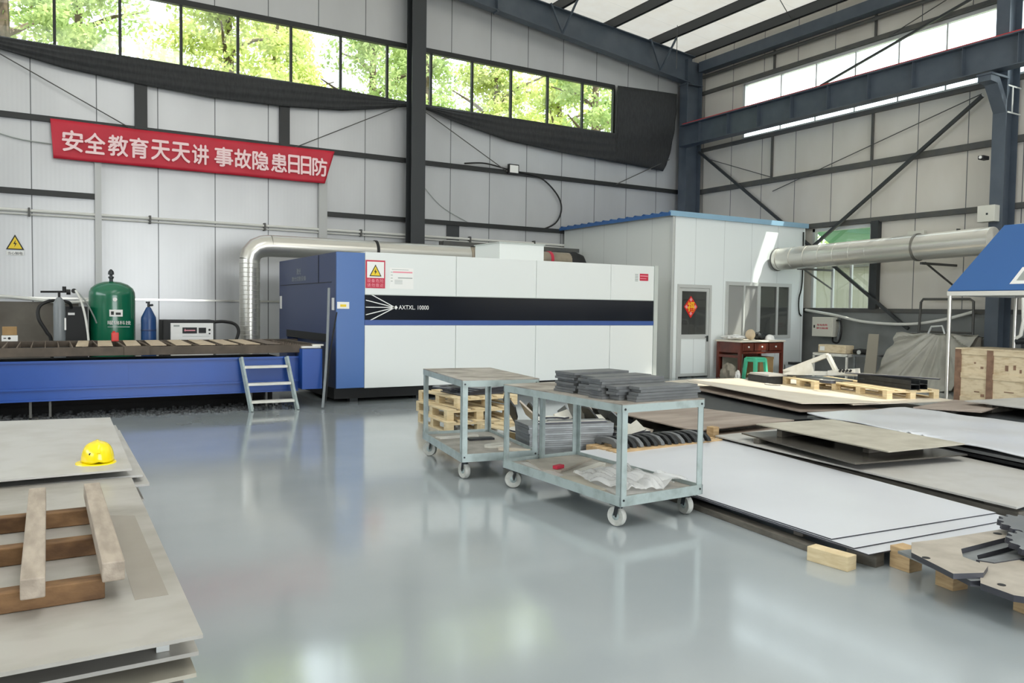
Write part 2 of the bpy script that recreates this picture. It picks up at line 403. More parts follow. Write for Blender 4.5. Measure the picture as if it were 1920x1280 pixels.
# back wall: below the window band, above it, and beside it
w = MB()
w.box(-14.1, WX+.1, WY, WY+.12, -.1, 6.72)
w.box(-14.1, -4.0, WY, WY+.12, 6.72, 8.16); w.box(14.36, WX+.1, WY, WY+.12, 6.72, 8.16)
w.prism_xz([(-14.1, 8.16), (WX+.1, 8.16), (WX+.1, roof_z(17.6)), (1.75, roof_z(1.75)), (-14.1, roof_z(-14.1))], WY, WY+.12)
struct(w.build('wall_back', 'wallA'))
w = MB()
w.box(WX, WX+.12, -12, WY, -.1, 1.62)
w.box(WX, WX+.12, -12, 12.12, 1.62, 3.80); w.box(WX, WX+.12, 13.88, WY, 1.62, 3.80)
w.box(WX, WX+.12, -12, WY, 3.80, 6.64)
w.box(WX, WX+.12, 16.42, WY, 6.64, 8.20); w.box(WX, WX+.12, -12, -10, 6.64, 8.20)
w.box(WX, WX+.12, -12, WY, 8.20, roof_z(WX)+.02)
struct(w.build('wall_right', 'wallB'))
w = MB(); w.box(-14.12, -14, -12, WY, -.1, 4.2); w.box(-14.12, -14, -12, WY, 7.0, roof_z(-14)+.02); w.box(-14.12, -14, -12, -6, 4.2, 7.0); w.box(-14.12, -14, 15.5, WY, 4.2, 7.0)
struct(w.build('wall_left', 'wallB'))
w = MB(); w.box(-14.1, -.2, -12.12, -12, -.1, 6); w.box(11.2, WX+.1, -12.12, -12, -.1, 6)
w.prism_xz([(-14.1, 6), (WX+.1, 6), (WX+.1, roof_z(17.6)), (1.75, roof_z(1.75)), (-14.1, roof_z(-14.1))], -12.12, -12)
struct(w.build('wall_front', 'wallA'))
w = MB()
for xa, xb in ((1.75, 17.66), (-14.2, 1.75)):
    za, zb = roof_z(xa), roof_z(xb)
    if xa > 1: continue
    w.add([(xa, -12.6, za), (xb, -12.6, zb), (xb, WY+.5, zb), (xa, WY+.5, za)], [(0, 1, 2, 3)])
SX0, SX1, SY0, SY1 = 14.4, 16.9, 3.3, 9.0        # rooflight opening added out of view to put sun on the far plates
for xa, xb, ya, yb in ((1.75, 17.66, -12.6, SY0), (1.75, 17.66, SY1, WY+.5), (1.75, SX0, SY0, SY1), (SX1, 17.66, SY0, SY1)):
    w.add([(xa, ya, roof_z(xa)), (xb, ya, roof_z(xb)), (xb, yb, roof_z(xb)), (xa, yb, roof_z(xa))], [(0, 1, 2, 3)])
struct(w.build('ceiling', 'roof'))
struct(MB().box(WX-.06, WX+.001, -12, WY-.02, 0, 1.62).build('trim_1', 'plinth'), 'grey masonry plinth along the foot of the right wall', 'plinth')
struct(MB().box(-14, 0.55, WY-.05, WY+.001, 0, 1.60).build('trim_2', 'plinth_dark'), 'stained brown-grey plinth at the foot of the back wall, left of the green tank', 'plinth')

wr = thing('added_rooflight', 'clear rooflight panel added out of view in the roof liner to sun the far plates', 'window', (15.7, 6.7, 9.7), kind='structure')
m = MB(); m.add([(SX0, SY0, roof_z(SX0)), (SX1, SY0, roof_z(SX1)), (SX1, SY1, roof_z(SX1)), (SX0, SY1, roof_z(SX0))]+[(SX0, SY0, roof_z(SX0)+.01), (SX1, SY0, roof_z(SX1)+.01), (SX1, SY1, roof_z(SX1)+.01), (SX0, SY1, roof_z(SX0)+.01)], [(3,2,1,0),(4,5,6,7),(0,1,5,4),(1,2,6,5),(2,3,7,6),(3,0,4,7)])
m.build('pane', 'rooflight', wr)
# ---- windows
wr = thing('window_1', 'long strip window high in the back wall with green trees behind it', 'window', (5, WY, 6.7), kind='structure')
f = MB(); f.box(-4.0, 14.36, WY-.03, WY+.09, 8.05, 8.17); f.box(-4.0, 14.36, WY-.02, WY+.08, 6.68, 6.75); f.box(-4.06, -4.0, WY-.02, WY+.08, 6.7, 8.15); f.box(14.32, 14.38, WY-.02, WY+.08, 6.7, 8.15)
f.build('window_frame', 'frame_black', wr)
k = 0
x = 0.16-1.182*3
while x < 14.3:
    MB().box(x-.028, x+.028, WY-.01, WY+.07, 6.72, 8.08).build('mullion', 'frame_black', wr); x += 1.1865
MB().box(-4, 14.34, WY+.03, WY+.036, 6.72, 8.08).build('pane', 'glass', wr)
wr = thing('window_2', 'long bright strip window high in the right wall behind the crane beam', 'window', (WX, 5, 6.7), kind='structure')
f = MB(); f.box(WX-.02, WX+.09, -10, 16.42, 8.14, 8.22); f.box(WX-.02, WX+.09, -10, 16.42, 6.60, 6.655); f.box(WX-.02, WX+.09, 16.37, 16.45, 6.62, 8.2)
f.build('window_frame', 'alu', wr)
for y in (15.09, 13.94, 12.77, 11.60, 10.44, 9.27, 8.1, 6.93, 5.76, 4.6, 3.4, 2.2, 1.0):
    MB().box(WX+.0, WX+.07, y-.02, y+.02, 6.655, 8.14).build('mullion', 'alu', wr)
MB().box(WX+.03, WX+.036, -10, 16.4, 6.64, 8.16).build('pane', 'glass', wr)
wr = thing('window_3', 'sliding window low in the right wall behind the big duct', 'window', (WX, 13, 1.65), kind='structure')
f = MB()
for a in ((12.12, 13.88, 3.72, 3.80), (12.12, 13.88, 1.62, 1.72), (12.12, 12.19, 1.62, 3.8), (13.81, 13.88, 1.62, 3.8), (12.12, 13.88, 2.92, 3.0)): f.box(WX-.03, WX+.09, *a)
f.build('window_frame', 'alu', wr)
for y in (12.72, 13.26): MB().box(WX-.0, WX+.06, y-.03, y+.03, 1.72, 2.95).build('mullion', 'alu', wr)
MB().box(WX+.03, WX+.036, 12.15, 13.85, 1.68, 3.76).build('pane', 'glass', wr)

# ---- outside: neighbour wall, trees
aw = thing('window_awning', 'green sloping awning outside above the low side window', 'awning', (18.2, 13, 4.0))
m_ = MB(); m_.prism_xz([(WX+.13, 4.05), (WX+.13, 4.0), (19.3, 3.25), (19.3, 3.29)], 11.7, 14.3); m_.build('sheet', 'awning', aw)
for y_ in (11.8, 14.2): MB().bar((WX+.13, y_, 3.2), (19.0, y_, 3.35), .04, .04).build('strut', 'girt', aw)
n = thing('neighbouring_shed', 'pale clad shed wall seen outside through the low side window', 'building', (23, 13, 0))
MB().box(23, 23.2, -6, 20.5, -.25, 3.1).build('wall', 'neighbour', n); MB().box(22.8, 23.4, -6, 20.5, 3.1, 3.3).build('eave', 'girt', n)
def leaf_cloud(blobs, per, size, spread):
    n = len(blobs)*per
    c = np.repeat(np.array([b[:3] for b in blobs]), per, 0); rr = np.repeat(np.array([b[3] for b in blobs]), per)
    d = rng.normal(size=(n, 3)); d /= np.linalg.norm(d, axis=1)[:, None]
    p = c+d*(rr*rng.random(n)**0.4)[:, None]*np.array([1, 1, spread])
    a = rng.normal(size=(n, 3)); a /= np.linalg.norm(a, axis=1)[:, None]
    b = np.cross(a, rng.normal(size=(n, 3))); b /= np.linalg.norm(b, axis=1)[:, None]
    s = size*(0.6+0.8*rng.random(n)); a *= s[:, None]; b *= (s*0.5)[:, None]
    v = np.stack([p-a, p+b, p+a, p-b], 1).reshape(-1, 3)
    return v, np.arange(4*n).reshape(-1, 4)
def foliage_mesh(name, blobs, per, size, material, spread=0.8):
    v, f = leaf_cloud(blobs, per, size, spread)
    me = bpy.data.meshes.new(name); me.from_pydata(v.tolist(), [], f.tolist()); me.materials.append(M[material]); return me
def make_tree(h, r, material, label, cat='tree'):
    t = thing('tree', label, cat, (0, 0, -.25), group='trees outside the strip window')
    tr = MB(); tr.tube([(0,0,0), (.1,.05,h*.35), (-.05,0,h*.7), (0,.05,h*.95)], [.28, .22, .12, .03], 9)
    for i in range(9):
        z = h*(.3+.06*i); an = i*2.4
        tr.tube([(0,0,z), (math.cos(an)*r*.4, math.sin(an)*r*.4, z+.6), (math.cos(an)*r*.85, math.sin(an)*r*.85, z+1.0)], [.09, .06, .02], 6)
    tr.build('trunk', 'bark', t, world=False)
    bl = []
    for i in range(95):
        an = random.random()*2*PI; q = math.sqrt(random.random()); z = random.uniform(.22, 1.0)
        rr = r*q*(1.0 if z < .6 else 1.0-.75*(z-.6)/.4)
        bl.append((math.cos(an)*rr, math.sin(an)*rr, z*h, random.uniform(.45, .85)))
    me = foliage_mesh('foliage', bl, 190, .085, material)
    o = bpy.data.objects.new('foliage', me); COL.objects.link(o); o.parent = t
    return t
TL = 'leafy yellow-green tree outside the strip window, '
where = ['at the far left end of the glass', 'left of the pale sky gap', 'right of the pale sky gap', 'above the right end of the red banner', 'right of the middle steel column', 'above the floodlight', 'behind the bunched black cloth']
ta = make_tree(12.5, 2.2, 'leaf_a', TL+where[0]); tb = make_tree(13.5, 2.2, 'leaf_b', TL+where[1])
spots = [(-5.4, 24.4), (-0.9, 24.2), (4.6, 24.2), (9.1, 24.4), (13.6, 24.2), (18.1, 24.4), (22.6, 24.2)]
for i, (x, y) in enumerate(spots):
    src = ta if i % 2 == 0 else tb
    t = src if i < 2 else copy_tree(src)
    t.location = (x, y, -.25); t.rotation_euler = (0, 0, i*1.3); s_ = 0.92+.05*((i*7) % 4); t.scale = (s_, s_, s_)
    t['label'] = TL+where[i]
for i, (x, y) in enumerate([(-5.5, 31), (1.0, 31.2), (7.6, 31), (14.2, 31.2), (20.8, 31), (27.4, 31.2)]):
    t = copy_tree(tb if i % 2 else ta); t.location = (x, y, -.25); t.rotation_euler = (0, 0, i*2.1); t.scale = (1.2, 1.2, 1.15)
    t['label'] = 'taller tree in the second row outside, %s of the row' % (['at the left end', 'second from the left', 'third from the left', 'third from the right', 'second from the right', 'at the right end'][i])
    t['group'] = 'second row of trees outside'
hg = thing('bush', 'green bush outside, seen through the top of the low side window', 'bush', (26.2, 15.5, -.25))
o = bpy.data.objects.new('foliage', foliage_mesh('foliage', [(random.uniform(-.8, .8), random.uniform(-5, 5), random.uniform(.4, 6.0), .8) for _ in range(110)], 80, .14, 'leaf_b')); COL.objects.link(o); o.parent = hg
MB().tube([(26.2, 15.5, -.2), (26.2, 15.5, 2.5)], .1, 8).build('stem', 'bark', hg)

# ---- steel frame
def hcol(x0, x1, y0, y1, z0, z1, along='x'):
    m = MB(); t = .018
    if along == 'x':
        m.box(x0, x0+t, y0, y1, z0, z1); m.box(x1-t, x1, y0, y1, z0, z1); ym = (y0+y1)/2; m.box(x0+t, x1-t, ym-.007, ym+.007, z0, z1)
    else:
        m.box(x0, x1, y0, y0+t, z0, z1); m.box(x0, x1, y1-t, y1, z0, z1); xm = (x0+x1)/2; m.box(xm-.007, xm+.007, y0+t, y1-t, z0, z1)
    return m
def column(label, m, mm='steel'):
    return struct(m.build('steel_column', mm), label, 'column')
column('dark steel gable column rising in front of the back wall to the roof', hcol(7.68, 8.05, 17.86, 18.20, 0, 9.45, 'y').box(7.6, 8.12, 17.8, 18.25, 0, .02), 'steel_black')
column('dark steel corner column where the two tall walls meet', hcol(16.72, 17.32, 17.95, 18.28, 0, 9.2).box(16.7, 17.34, 17.94, 18.3, 8.45, 8.47))
rcol = column('steel wall column standing behind the blue hood', hcol(16.92, 17.40, 8.80, 9.07, 0, 9.25).box(16.9, 17.42, 8.75, 9.1, 0, .02))
br = rcol
m = MB(); m.prism_xz([(16.92, 5.75), (16.92, 6.0), (16.62, 6.42), (16.3, 6.42), (16.3, 6.30), (16.55, 6.28)], 8.80, 9.06); m.box(16.28, 16.95, 8.78, 9.08, 6.42, 6.46); m.build('crane_bracket', 'steel', br)
m = MB(); m.box(16.95, 17.45, 8.79, 8.80, 5.74, 5.77); m.box(16.95, 17.45, 8.79, 8.80, 6.28, 6.31); m.box(17.1, 17.14, 8.785, 8.80, 5.77, 6.28); m.build('stiffener', 'alu', br)
# gable rafter against the back wall and the frame over the wall column
def rafter(label, y0, y1):
    m = MB(); t = .02; n = 16
    for a, b in ((1.75, 17.0), (-13.5, 1.75)):
        for i in range(n):
            xa, xb = a+(b-a)*i/n, a+(b-a)*(i+1)/n; ym = (y0+y1)/2
            m.prism_xz([(xa, raf_bot(xa)), (xb, raf_bot(xb)), (xb, raf_bot(xb)+t), (xa, raf_bot(xa)+t)], y0, y1)
            m.prism_xz([(xa, raf_top(xa)-t), (xb, raf_top(xb)-t), (xb, raf_top(xb)), (xa, raf_top(xa))], y0, y1)
            m.prism_xz([(xa, raf_bot(xa)+t), (xb, raf_bot(xb)+t), (xb, raf_top(xb)-t), (xa, raf_top(xa)-t)], ym-.006, ym+.006)
    m.box(10.1, 10.14, y0, y1, raf_bot(10.1)-.03, raf_top(10.1))
    return struct(m.build('rafter', 'steel'), label, 'rafter')
rafter('sloping grey steel rafter along the top of the back wall', 17.95, 18.22)
rafter('steel roof rafter above the wall column behind the hood', 8.80, 9.07)
px = [17.05, 15.62, 13.92, 12.12, 10.35, 8.6, 6.85, 5.1, 3.3]
names = ['nearest the right wall', 'second from the right wall', 'third from the right wall', 'fourth from the right wall', 'fifth from the right wall', 'sixth from the right wall', 'seventh from the right wall', 'eighth from the right wall', 'ninth from the right wall']
for x, nm in zip(px, names):
    z = raf_top(x); m = MB(); m.box(x-.03, x+.04, -12, WY-.02, z, z+.015); m.box(x-.03, x-.022, -12, WY-.02, z, z+.27); m.box(x-.03, x+.04, -12, WY-.02, z+.255, z+.275)
    struct(m.build('purlin', 'steel_black'), 'dark roof purlin running under the ceiling, '+nm, 'purlin')['group'] = 'roof purlins'
for x, nm in ((15.62, 'near the corner column'), (12.12, 'further from the corner column')):
    for (xe, ye), side in (((x, 17.25), 'leg along the purlin'), ((x-.4, 17.93), 'leg along the rafter')):
        m = MB(); m.bar((x, 17.93, raf_bot(x)+.03), (xe, ye, raf_top(xe)+.02), .045, .045)
        struct(m.build('knee_brace', 'steel'), 'thin angle brace at the rafter foot, %s, %s' % (nm, side), 'brace')
struct(MB().box(17.15, 17.42, -12, 17.95, 8.86, 9.16).build('eave_beam', 'steel'), 'dark steel eave beam along the top of the right wall', 'beam')
struct(MB().tube([(17.35, -12, 8.74), (17.35, 17.95, 8.74)], .05, 10).build('eave_pipe', 'girt'), 'grey pipe running just under the eave beam', 'pipe')
for z, d, lb in ((8.28, .1, 'above the strip window'), (6.54, .1, 'below the strip window'), (5.27, .14, 'at mid height'), (3.88, .12, 'above the low side window'), (1.66, .1, 'on top of the plinth')):
    struct(MB().box(WX-.10, WX, -12, WY-.2, z-d/2, z+d/2).build('girt', 'girt'), 'grey steel girt along the right wall, '+lb, 'girt')
for z, xa, xb, lb in ((5.27, -14, 17.3, 'level with the red banner'), (3.79, -14, .9, 'left of the banner posts, below the banner'), (3.79, 5.68, 17.3, 'right of the banner posts, passing the middle column'), ):
    struct(MB().box(xa, xb, WY-.1, WY, z-.055, z+.055).build('girt', 'frame_black'), 'dark steel girt along the back wall, '+lb, 'girt')
struct(MB().box(-14, 17.3, WY-.03, WY, 1.66, 1.70).build('girt', 'galv'), 'thin pale rail along the foot of the back wall', 'girt')
for xa, xb, z0, z1, mt, lb in ((1.62, 1.86, 5.27, 6.72, 'frame_black', 'above the left part of the red banner'), (4.64, 4.86, 5.27, 6.72, 'frame_black', 'above the right part of the red banner'),
                               (.86, .98, 0, 5.27, 'post', 'under the left end of the red banner'), (5.55, 5.75, 0, 5.27, 'post', 'under the right end of the red banner')):
    m = MB(); m.box(xa, xb, WY-.12, WY, z0, z1)
    struct(m.build('wall_post', mt), 'vertical steel post on the back wall, '+lb, 'post')
for y, z0, z1, lb in ((12.2, 5.34, 6.6, 'under the strip window nearer the wall column'), (15.3, 5.34, 6.6, 'under the strip window nearer the corner'), (12.2, 8.33, 8.86, 'over the strip window nearer the wall column'), (15.3, 8.33, 8.86, 'over the strip window nearer the corner')):
    struct(MB().box(WX-.07, WX-.02, y-.025, y+.025, z0, z1).build('girt_strut', 'girt'), 'short vertical strut on the right wall, '+lb, 'strut')
struct(MB().box(WX-.14, WX, 11.9, 12.1, 1.7, 3.85).build('wall_post', 'steel_black'), 'black post beside the low side window on the right wall', 'post')
def rod(label, a, b, r=.012, mm='girt', name='tie_rod'):
    return struct(MB().tube([a, b], r, 6).build(name, mm), label, 'rod')
def brace(label, a, b, w=.07, mm='steel_black'):
    return struct(MB().bar(a, b, w, w).build('diagonal_brace', mm), label, 'brace')
brace('dark diagonal brace from the corner column down behind the cabin roof', (17.2, 17.9, 6.45), (17.3, 11.0, 1.24))
brace('dark diagonal brace from the crane bracket down to the duct end', (17.22, 9.45, 6.27), (17.3, 13.9, 3.2))
brace('grey diagonal brace crossing the strip window in the right wall', (17.22, 9.3, 8.52), (17.25, 13.6, 7.45), .05)
rod('thin tie rod from the crane bracket across the right wall', (17.36, 9.55, 6.35), (17.40, 15.2, 4.95))
rod('thin tie rod from the corner column across the right wall', (17.36, 17.9, 6.3), (17.40, 14.85, 5.2))
rod('thin tie rod crossing above the strip window in the right wall', (17.36, 10.4, 8.62), (17.40, 11.9, 8.2))
rod('thin tie rod from the window corner at the left down to the red banner', (-1.2, WY-.16, 6.62), (1.5, WY-.16, 5.27))
rod('thin tie rod from the middle column down to the right end of the red banner', (7.6, WY-.16, 6.58), (4.9, WY-.16, 5.22))
rod('thin tie rod from the middle column down to the floodlight', (8.2, WY-.16, 6.55), (10.6, WY-.16, 5.30))
rod('thin tie rod under the hanging black cloth near the corner', (14.37, WY-.16, 5.27), (16.4, WY-.16, 6.2))
rod('thin vertical drop rod hanging from the roof near the rafter', (15.3, 16.9, 9.6), (15.3, 16.9, 8.4), .01)
rod('thin roof tie crossing under the purlins', (12.2, 12.0, 9.86), (17.0, 14.4, 9.36), .012)
# crane runway beam
cb = thing('crane_beam', 'deep dark steel crane runway beam in front of the strip window', 'beam', (16.6, 5, 6.5), kind='structure')
m = MB(); m.box(16.45, 16.77, -12, 18.0, 6.54, 6.56); m.box(16.45, 16.77, -12, 18.0, 7.15, 7.175); m.box(16.60, 16.615, -12, 18.0, 6.56, 7.15); m.build('girder', 'steel', cb)
for y in np.arange(17.2, -12, -1.1): MB().box(16.48, 16.60, y-.006, y+.006, 6.56, 7.15).build('stiffener', 'steel', cb)
MB().box(16.575, 16.645, -12, 18.0, 7.175, 7.24).build('rail', 'red_rail', cb, label='red crane rail on top of the beam')

# ---- wall conduits and cables
def cable(label, pts, r=.012, mm='rubber', name='cable', cat='cable', seg=8):
    P = [Vector(p) for p in pts]; out = []
    for i in range(len(P)-1):
        p0, p1, p2, p3 = P[max(i-1,0)], P[i], P[i+1], P[min(i+2,len(P)-1)]
        for k in range(8):
            t = k/8; out.append(0.5*((2*p1)+(p2-p0)*t+(2*p0-5*p1+4*p2-p3)*t*t+(3*p1-p0-3*p2+p3)*t**3))
    out.append(P[-1])
    return tag(MB().tube(out, r, seg).build(name, mm, smooth=True), label, cat)
t = thing('conduit', 'thin white conduit pair running along the back wall below the banner', 'conduit', (3, WY-.1, 3.4))
MB().tube([(-8, WY-.09, 3.42), (12.9, WY-.09, 3.40)], .03, 8).build('pipe', 'pipe_white', t, smooth=True)
MB().tube([(-8, WY-.06, 3.345), (12.9, WY-.06, 3.33)], .018, 8).build('pipe', 'pipe_white', t, smooth=True)
for x in (-.3, 1.9, 4.3, 6.6, 9.6, 11.6): MB().box(x-.02, x+.02, WY-.13, WY-.002, 3.3, 3.47).build('clip', 'girt', t)
cable('two thin slack wires drooping on the back wall left of the banner', [(-1.2, WY-.06, 5.0), (-.5, WY-.06, 4.82), (.1, WY-.06, 4.78)], .012, 'grey_print')
cable('white drooping conduit along the back wall behind the gas cylinder', [(-3, WY-.1, 1.72), (-.8, WY-.12, 1.70), (.2, WY-.14, 1.60), (.8, WY-.12, 1.64), (1.4, WY-.1, 1.72)], .03, 'pipe_white', 'conduit', 'conduit')
cable('white drooping hose along the right wall above the plinth', [(17.3, 13.9, 1.66), (17.25, 12.95, 1.53), (17.25, 12.1, 1.38), (17.25, 11.0, 1.35), (17.25, 10.2, 1.46), (17.3, 9.5, 1.66)], .035, 'pipe_white', 'hose', 'hose')
fl = thing('floodlight', 'small square floodlight fixed to the girt of the back wall', 'lamp', (10.86, WY-.16, 5.35))
MB().box(10.7, 11.02, WY-.20, WY-.11, 5.22, 5.48).build('housing', 'black', fl, bevel=.01); MB().box(10.73, 10.99, WY-.205, WY-.2, 5.25, 5.45).build('lens', 'white', fl); MB().bar((10.66, WY-.11, 5.3), (11.06, WY-.11, 5.3), .03, .05).build('mounting_arm', 'girt', fl)
cable('black cable looping from the floodlight down to the cabin roof', [(11.05, WY-.12, 5.3), (11.8, WY-.1, 5.2), (12.35, WY-.08, 4.8), (12.5, WY-.08, 4.4), (12.3, WY-.08, 4.0), (11.75, WY-.08, 3.75)], .022)
cable('black cable lying along the girt to the left of the floodlight', [(9.4, WY-.12, 5.36), (10.0, WY-.14, 5.42), (10.7, WY-.14, 5.33)], .02)
cable('thin grey wire hanging on the back wall right of the middle column', [(8.24, WY-.03, 4.71), (8.8, WY-.03, 4.2), (9.54, WY-.03, 3.86)], .008, 'grey_print')

# ---- black shade cloth along the strip window
def interp(tab, x):
    for (xa, za), (xb, zb) in zip(tab, tab[1:]):
        if xa <= x <= xb:
            t = (x-xa)/(xb-xa); return za+(zb-za)*t
    return tab[0][1] if x < tab[0][0] else tab[-1][1]
def drape(label, top, bot, x0, x1, nu, nv, amp, k):
    def fn(u, v):
        x = x0+(x1-x0)*u; zt, zb = interp(top, x), interp(bot, x); z = zt+(zb-zt)*v
        if x > 15.6 and x1 > 16: x -= .34*v*v*(x-15.6)
        y = WY-.16-amp*math.sin(PI*min(1, v*1.0))*(1+.5*math.sin(k*x+3*v))-.015*math.sin(v*22+x*1.3)
        return (x, y, z)
    return tag(MB().grid(fn, nu, nv).build('shade_cloth', 'curtain', smooth=True, solid=.006), label, 'curtain', 'black shade cloths under the strip window')
drape('black shade cloth sagging under the strip window left of the middle column', [(-4, 6.78), (0, 6.73), (6.2, 6.74), (7.2, 6.72), (8.2, 6.66)],
      [(-4, 6.75), (-1.8, 6.62), (-.75, 6.48), (.33, 6.30), (1.6, 6.20), (3.2, 6.12), (4.66, 6.15), (6.12, 6.26), (7.0, 6.42), (7.78, 6.58), (8.2, 6.62)], -4, 8.10, 90, 16, .05, 1.5)
drape('black shade cloth sagging from the middle column and hanging full height beside the corner', [(8.0, 6.68), (9.6, 6.70), (14.3, 6.74), (14.34, 8.12), (16.72, 8.22)],
      [(8.0, 6.62), (8.36, 6.55), (9.28, 6.34), (10.73, 6.09), (12.66, 5.96), (15.39, 5.87), (16.2, 5.84), (16.45, 5.82), (16.72, 6.1)], 8.15, 16.65, 130, 18, .05, 2.1)

# ================================================================== banner and wall signs
b = thing('banner', 'long red safety banner with pale Chinese lettering on the back wall', 'banner', (3, 18.3, 4.9))
def fnb(u, v):
    xa = .08+(.13-.08)*v; xb = 5.90+(5.66-5.90)*v
    x = xa+(xb-xa)*u; z = (5.26-.78*v)-.02*math.sin(PI*u)*(1-v)
    return (x, 18.3-.012*math.sin(u*17+v*4)-.008*math.sin(u*41-v*7), z)
MB().grid(fnb, 110, 10).build('cloth', 'banner', b, smooth=True, solid=.004)
t = MB(); G = [(.28,.66),(.67,1.06),(1.1,1.48),(1.5,1.87),(1.91,2.29),(2.31,2.69),(2.72,3.07),(3.18,3.58),(3.6,3.97),(3.99,4.36),(4.4,4.77),(4.79,5.06),(5.08,5.33),(5.35,5.71)]
for i, (ch, (xa, xb)) in enumerate(zip('安全教育天天讲事故隐患日日防', G)):
    for dx_, dz_, dy_ in ((0, 0, 0), (.018, 0, .0012), (.009, .014, .0024), (.009, -.006, .0036)): text_into(t, ch, (xa+dx_, 18.262-dy_, 4.64+dz_), (1,0,0), (0,0,1), xb-xa-.02, .41)
t.build('lettering', 'banner_text', b)
s_ = thing('warning_sign', 'yellow triangular electricity warning sign with a caption on the left of the back wall', 'sign', (-.54, WY-.01, 2.75))
m = MB(); m.prism_xz([(-.70,2.63),(-.39,2.63),(-.545,2.93)], WY-.02, WY); m.build('border', 'black_print', s_)
m = MB(); m.prism_xz([(-.665,2.65),(-.425,2.65),(-.545,2.885)], WY-.024, WY-.02); m.build('face', 'sign_yellow', s_)
m = MB(); m.prism_xz([(-.53,2.83),(-.575,2.74),(-.545,2.74),(-.56,2.675),(-.515,2.76),(-.545,2.76)], WY-.027, WY-.024); m.build('bolt_symbol', 'black_print', s_)
m = MB(); m.box(-.69, -.40, WY-.02, WY, 2.52, 2.60); m.build('caption_plate', 'white', s_)
m = MB(); text_into(m, '当心触电', (-.67, WY-.022, 2.53), (1,0,0), (0,0,1), .25, .06); m.build('caption', 'black_print', s_)

# ================================================================== laser cutting machine
F = 12.3
mc = thing('laser_cutting_machine', 'long white and blue laser cutting machine with a dark window band', 'machine', (7.4, F, 0))
m = MB(); m.box(4.48, 10.74, F+.02, 15.2, .26, 2.49); m.build('body', 'white_paint', mc)
for xa, xb in ((4.48, 6.15), (6.155, 7.81), (7.815, 9.55), (9.555, 10.66)):
    MB().box(xa+.003, xb-.003, F, F+.02, 1.80, 2.49).build('upper_panel', 'white_paint', mc, bevel=.003)
    MB().box(xa+.003, xb-.003, F, F+.02, .25, 1.285).build('lower_panel', 'white_paint', mc, bevel=.003)
MB().box(10.665, 10.76, F-.01, F+.05, .24, 2.5).build('end_frame', 'white_trim', mc)
MB().box(4.48, 10.66, F+.005, F+.03, 1.37, 1.795).build('window_band', 'band', mc)
MB().box(4.48, 10.66, F-.005, F+.02, 1.29, 1.375).build('blue_strip', 'blue_line', mc)
MB().box(4.48, 10.66, F-.012, F+.02, 1.787, 1.80).build('band_trim', 'white_trim', mc)
m = MB()
for z0 in (1.80, 1.70, 1.585, 1.46, 1.37):
    m.bar((4.5 if abs(z0-1.585) < .19 else 4.58, F+.001, z0 if abs(z0-1.585) < .2 else z0), (5.01, F+.001, 1.585), .012, .014)
m.prism_xz([(4.99,1.585),(5.03,1.62),(5.06,1.585),(5.03,1.55)], F-.001, F+.003)
m.build('ray_emblem', 'white', mc)
m = MB(); text_into(m, 'AXTXL. 10000', (5.08, F+.002, 1.555), (1,0,0), (0,0,1), .55, .07); m.build('band_lettering', 'white', mc)
ws = MB().box(4.49, 4.83, F-.006, F, 1.90, 2.36).build('warning_placard', 'sign_red', mc)
MB().box(4.515, 4.81, F-.008, F-.006, 2.07, 2.335).build('placard_panel', 'white', ws)
MB().prism_xz([(4.555,2.095),(4.765,2.095),(4.66,2.29)], F-.010, F-.008).build('triangle_border', 'black_print', ws)
MB().prism_xz([(4.578,2.108),(4.742,2.108),(4.66,2.262)], F-.012, F-.010).build('triangle', 'sign_yellow', ws)
m = MB(); m.prism_xz([(4.667,2.22),(4.635,2.165),(4.655,2.165),(4.645,2.12),(4.685,2.18),(4.662,2.18)], F-.0135, F-.012); m.build('triangle_symbol', 'black_print', ws)
m = MB()
for j, line in enumerate(('设备危险', '请勿靠近')):
    for i, ch in enumerate(line): text_into(m, ch, (4.515+.075*i, F-.009, 1.995-.075*j), (1,0,0), (0,0,1), .062, .058)
m.build('placard_lettering', 'sign_pink', ws)
nt = MB().box(4.91, 5.34, F-.004, F, 1.90, 2.25).build('notice_sheet', 'white', mc)
m = MB(); m.box(4.97, 5.32, F-.006, F-.004, 2.165, 2.19); m.build('red_line', 'sign_pink', nt)
m = MB(); m.box(5.06, 5.32, F-.006, F-.004, 2.075, 2.09); m.box(4.95, 5.25, F-.006, F-.004, 2.215, 2.222)
for i in range(4): m.box(4.93, 4.965, F-.006, F-.004, 2.17-.05*i, 2.18-.05*i); m.box(5.0, 5.14, F-.006, F-.004, 2.04-.02*i, 2.046-.02*i)
m.build('printed_lines', 'grey_print', nt)
rl = MB().box(10.28, 10.50, F-.004, F, 2.19, 2.33).build('red_label', 'sign_red', mc)
m = MB(); m.box(10.29, 10.49, F-.006, F-.004, 2.275, 2.295); m.box(10.29, 10.45, F-.006, F-.004, 2.225, 2.238); m.build('label_print', 'sign_pink', rl)
m = MB()
for i in range(5): m.box(10.16, 10.235, F-.003, F, 2.175+.032*i, 2.19+.032*i)
m.build('side_print', 'grey_print', mc)
hb = MB().box(4.0, 4.475, F-.01, F+.03, .26, 2.47).build('head_front', 'blue_face', mc, bevel=.004)
m = MB(); m.box(4.0, 4.475, F+.03, 15.9, 1.12, 2.47); m.box(4.0, 4.475, F+.03, 12.75, .26, 1.12); m.box(4.0, 4.475, 15.3, 15.9, .26, 1.12); m.box(4.2, 4.475, 12.75, 15.3, .26, 1.12)
m.build('head_housing', 'blue_side', mc, bevel=.004)
m = MB(); m.box(3.992, 4.0, 12.55, 15.8, 1.985, 1.995); m.box(3.992, 4.0, 13.25, 13.262, 1.99, 2.46); m.build('panel_gap', 'black', mc)
MB().box(3.985, 4.21, 12.75, 15.3, 1.0, 1.13).build('table_slot', 'black', mc)
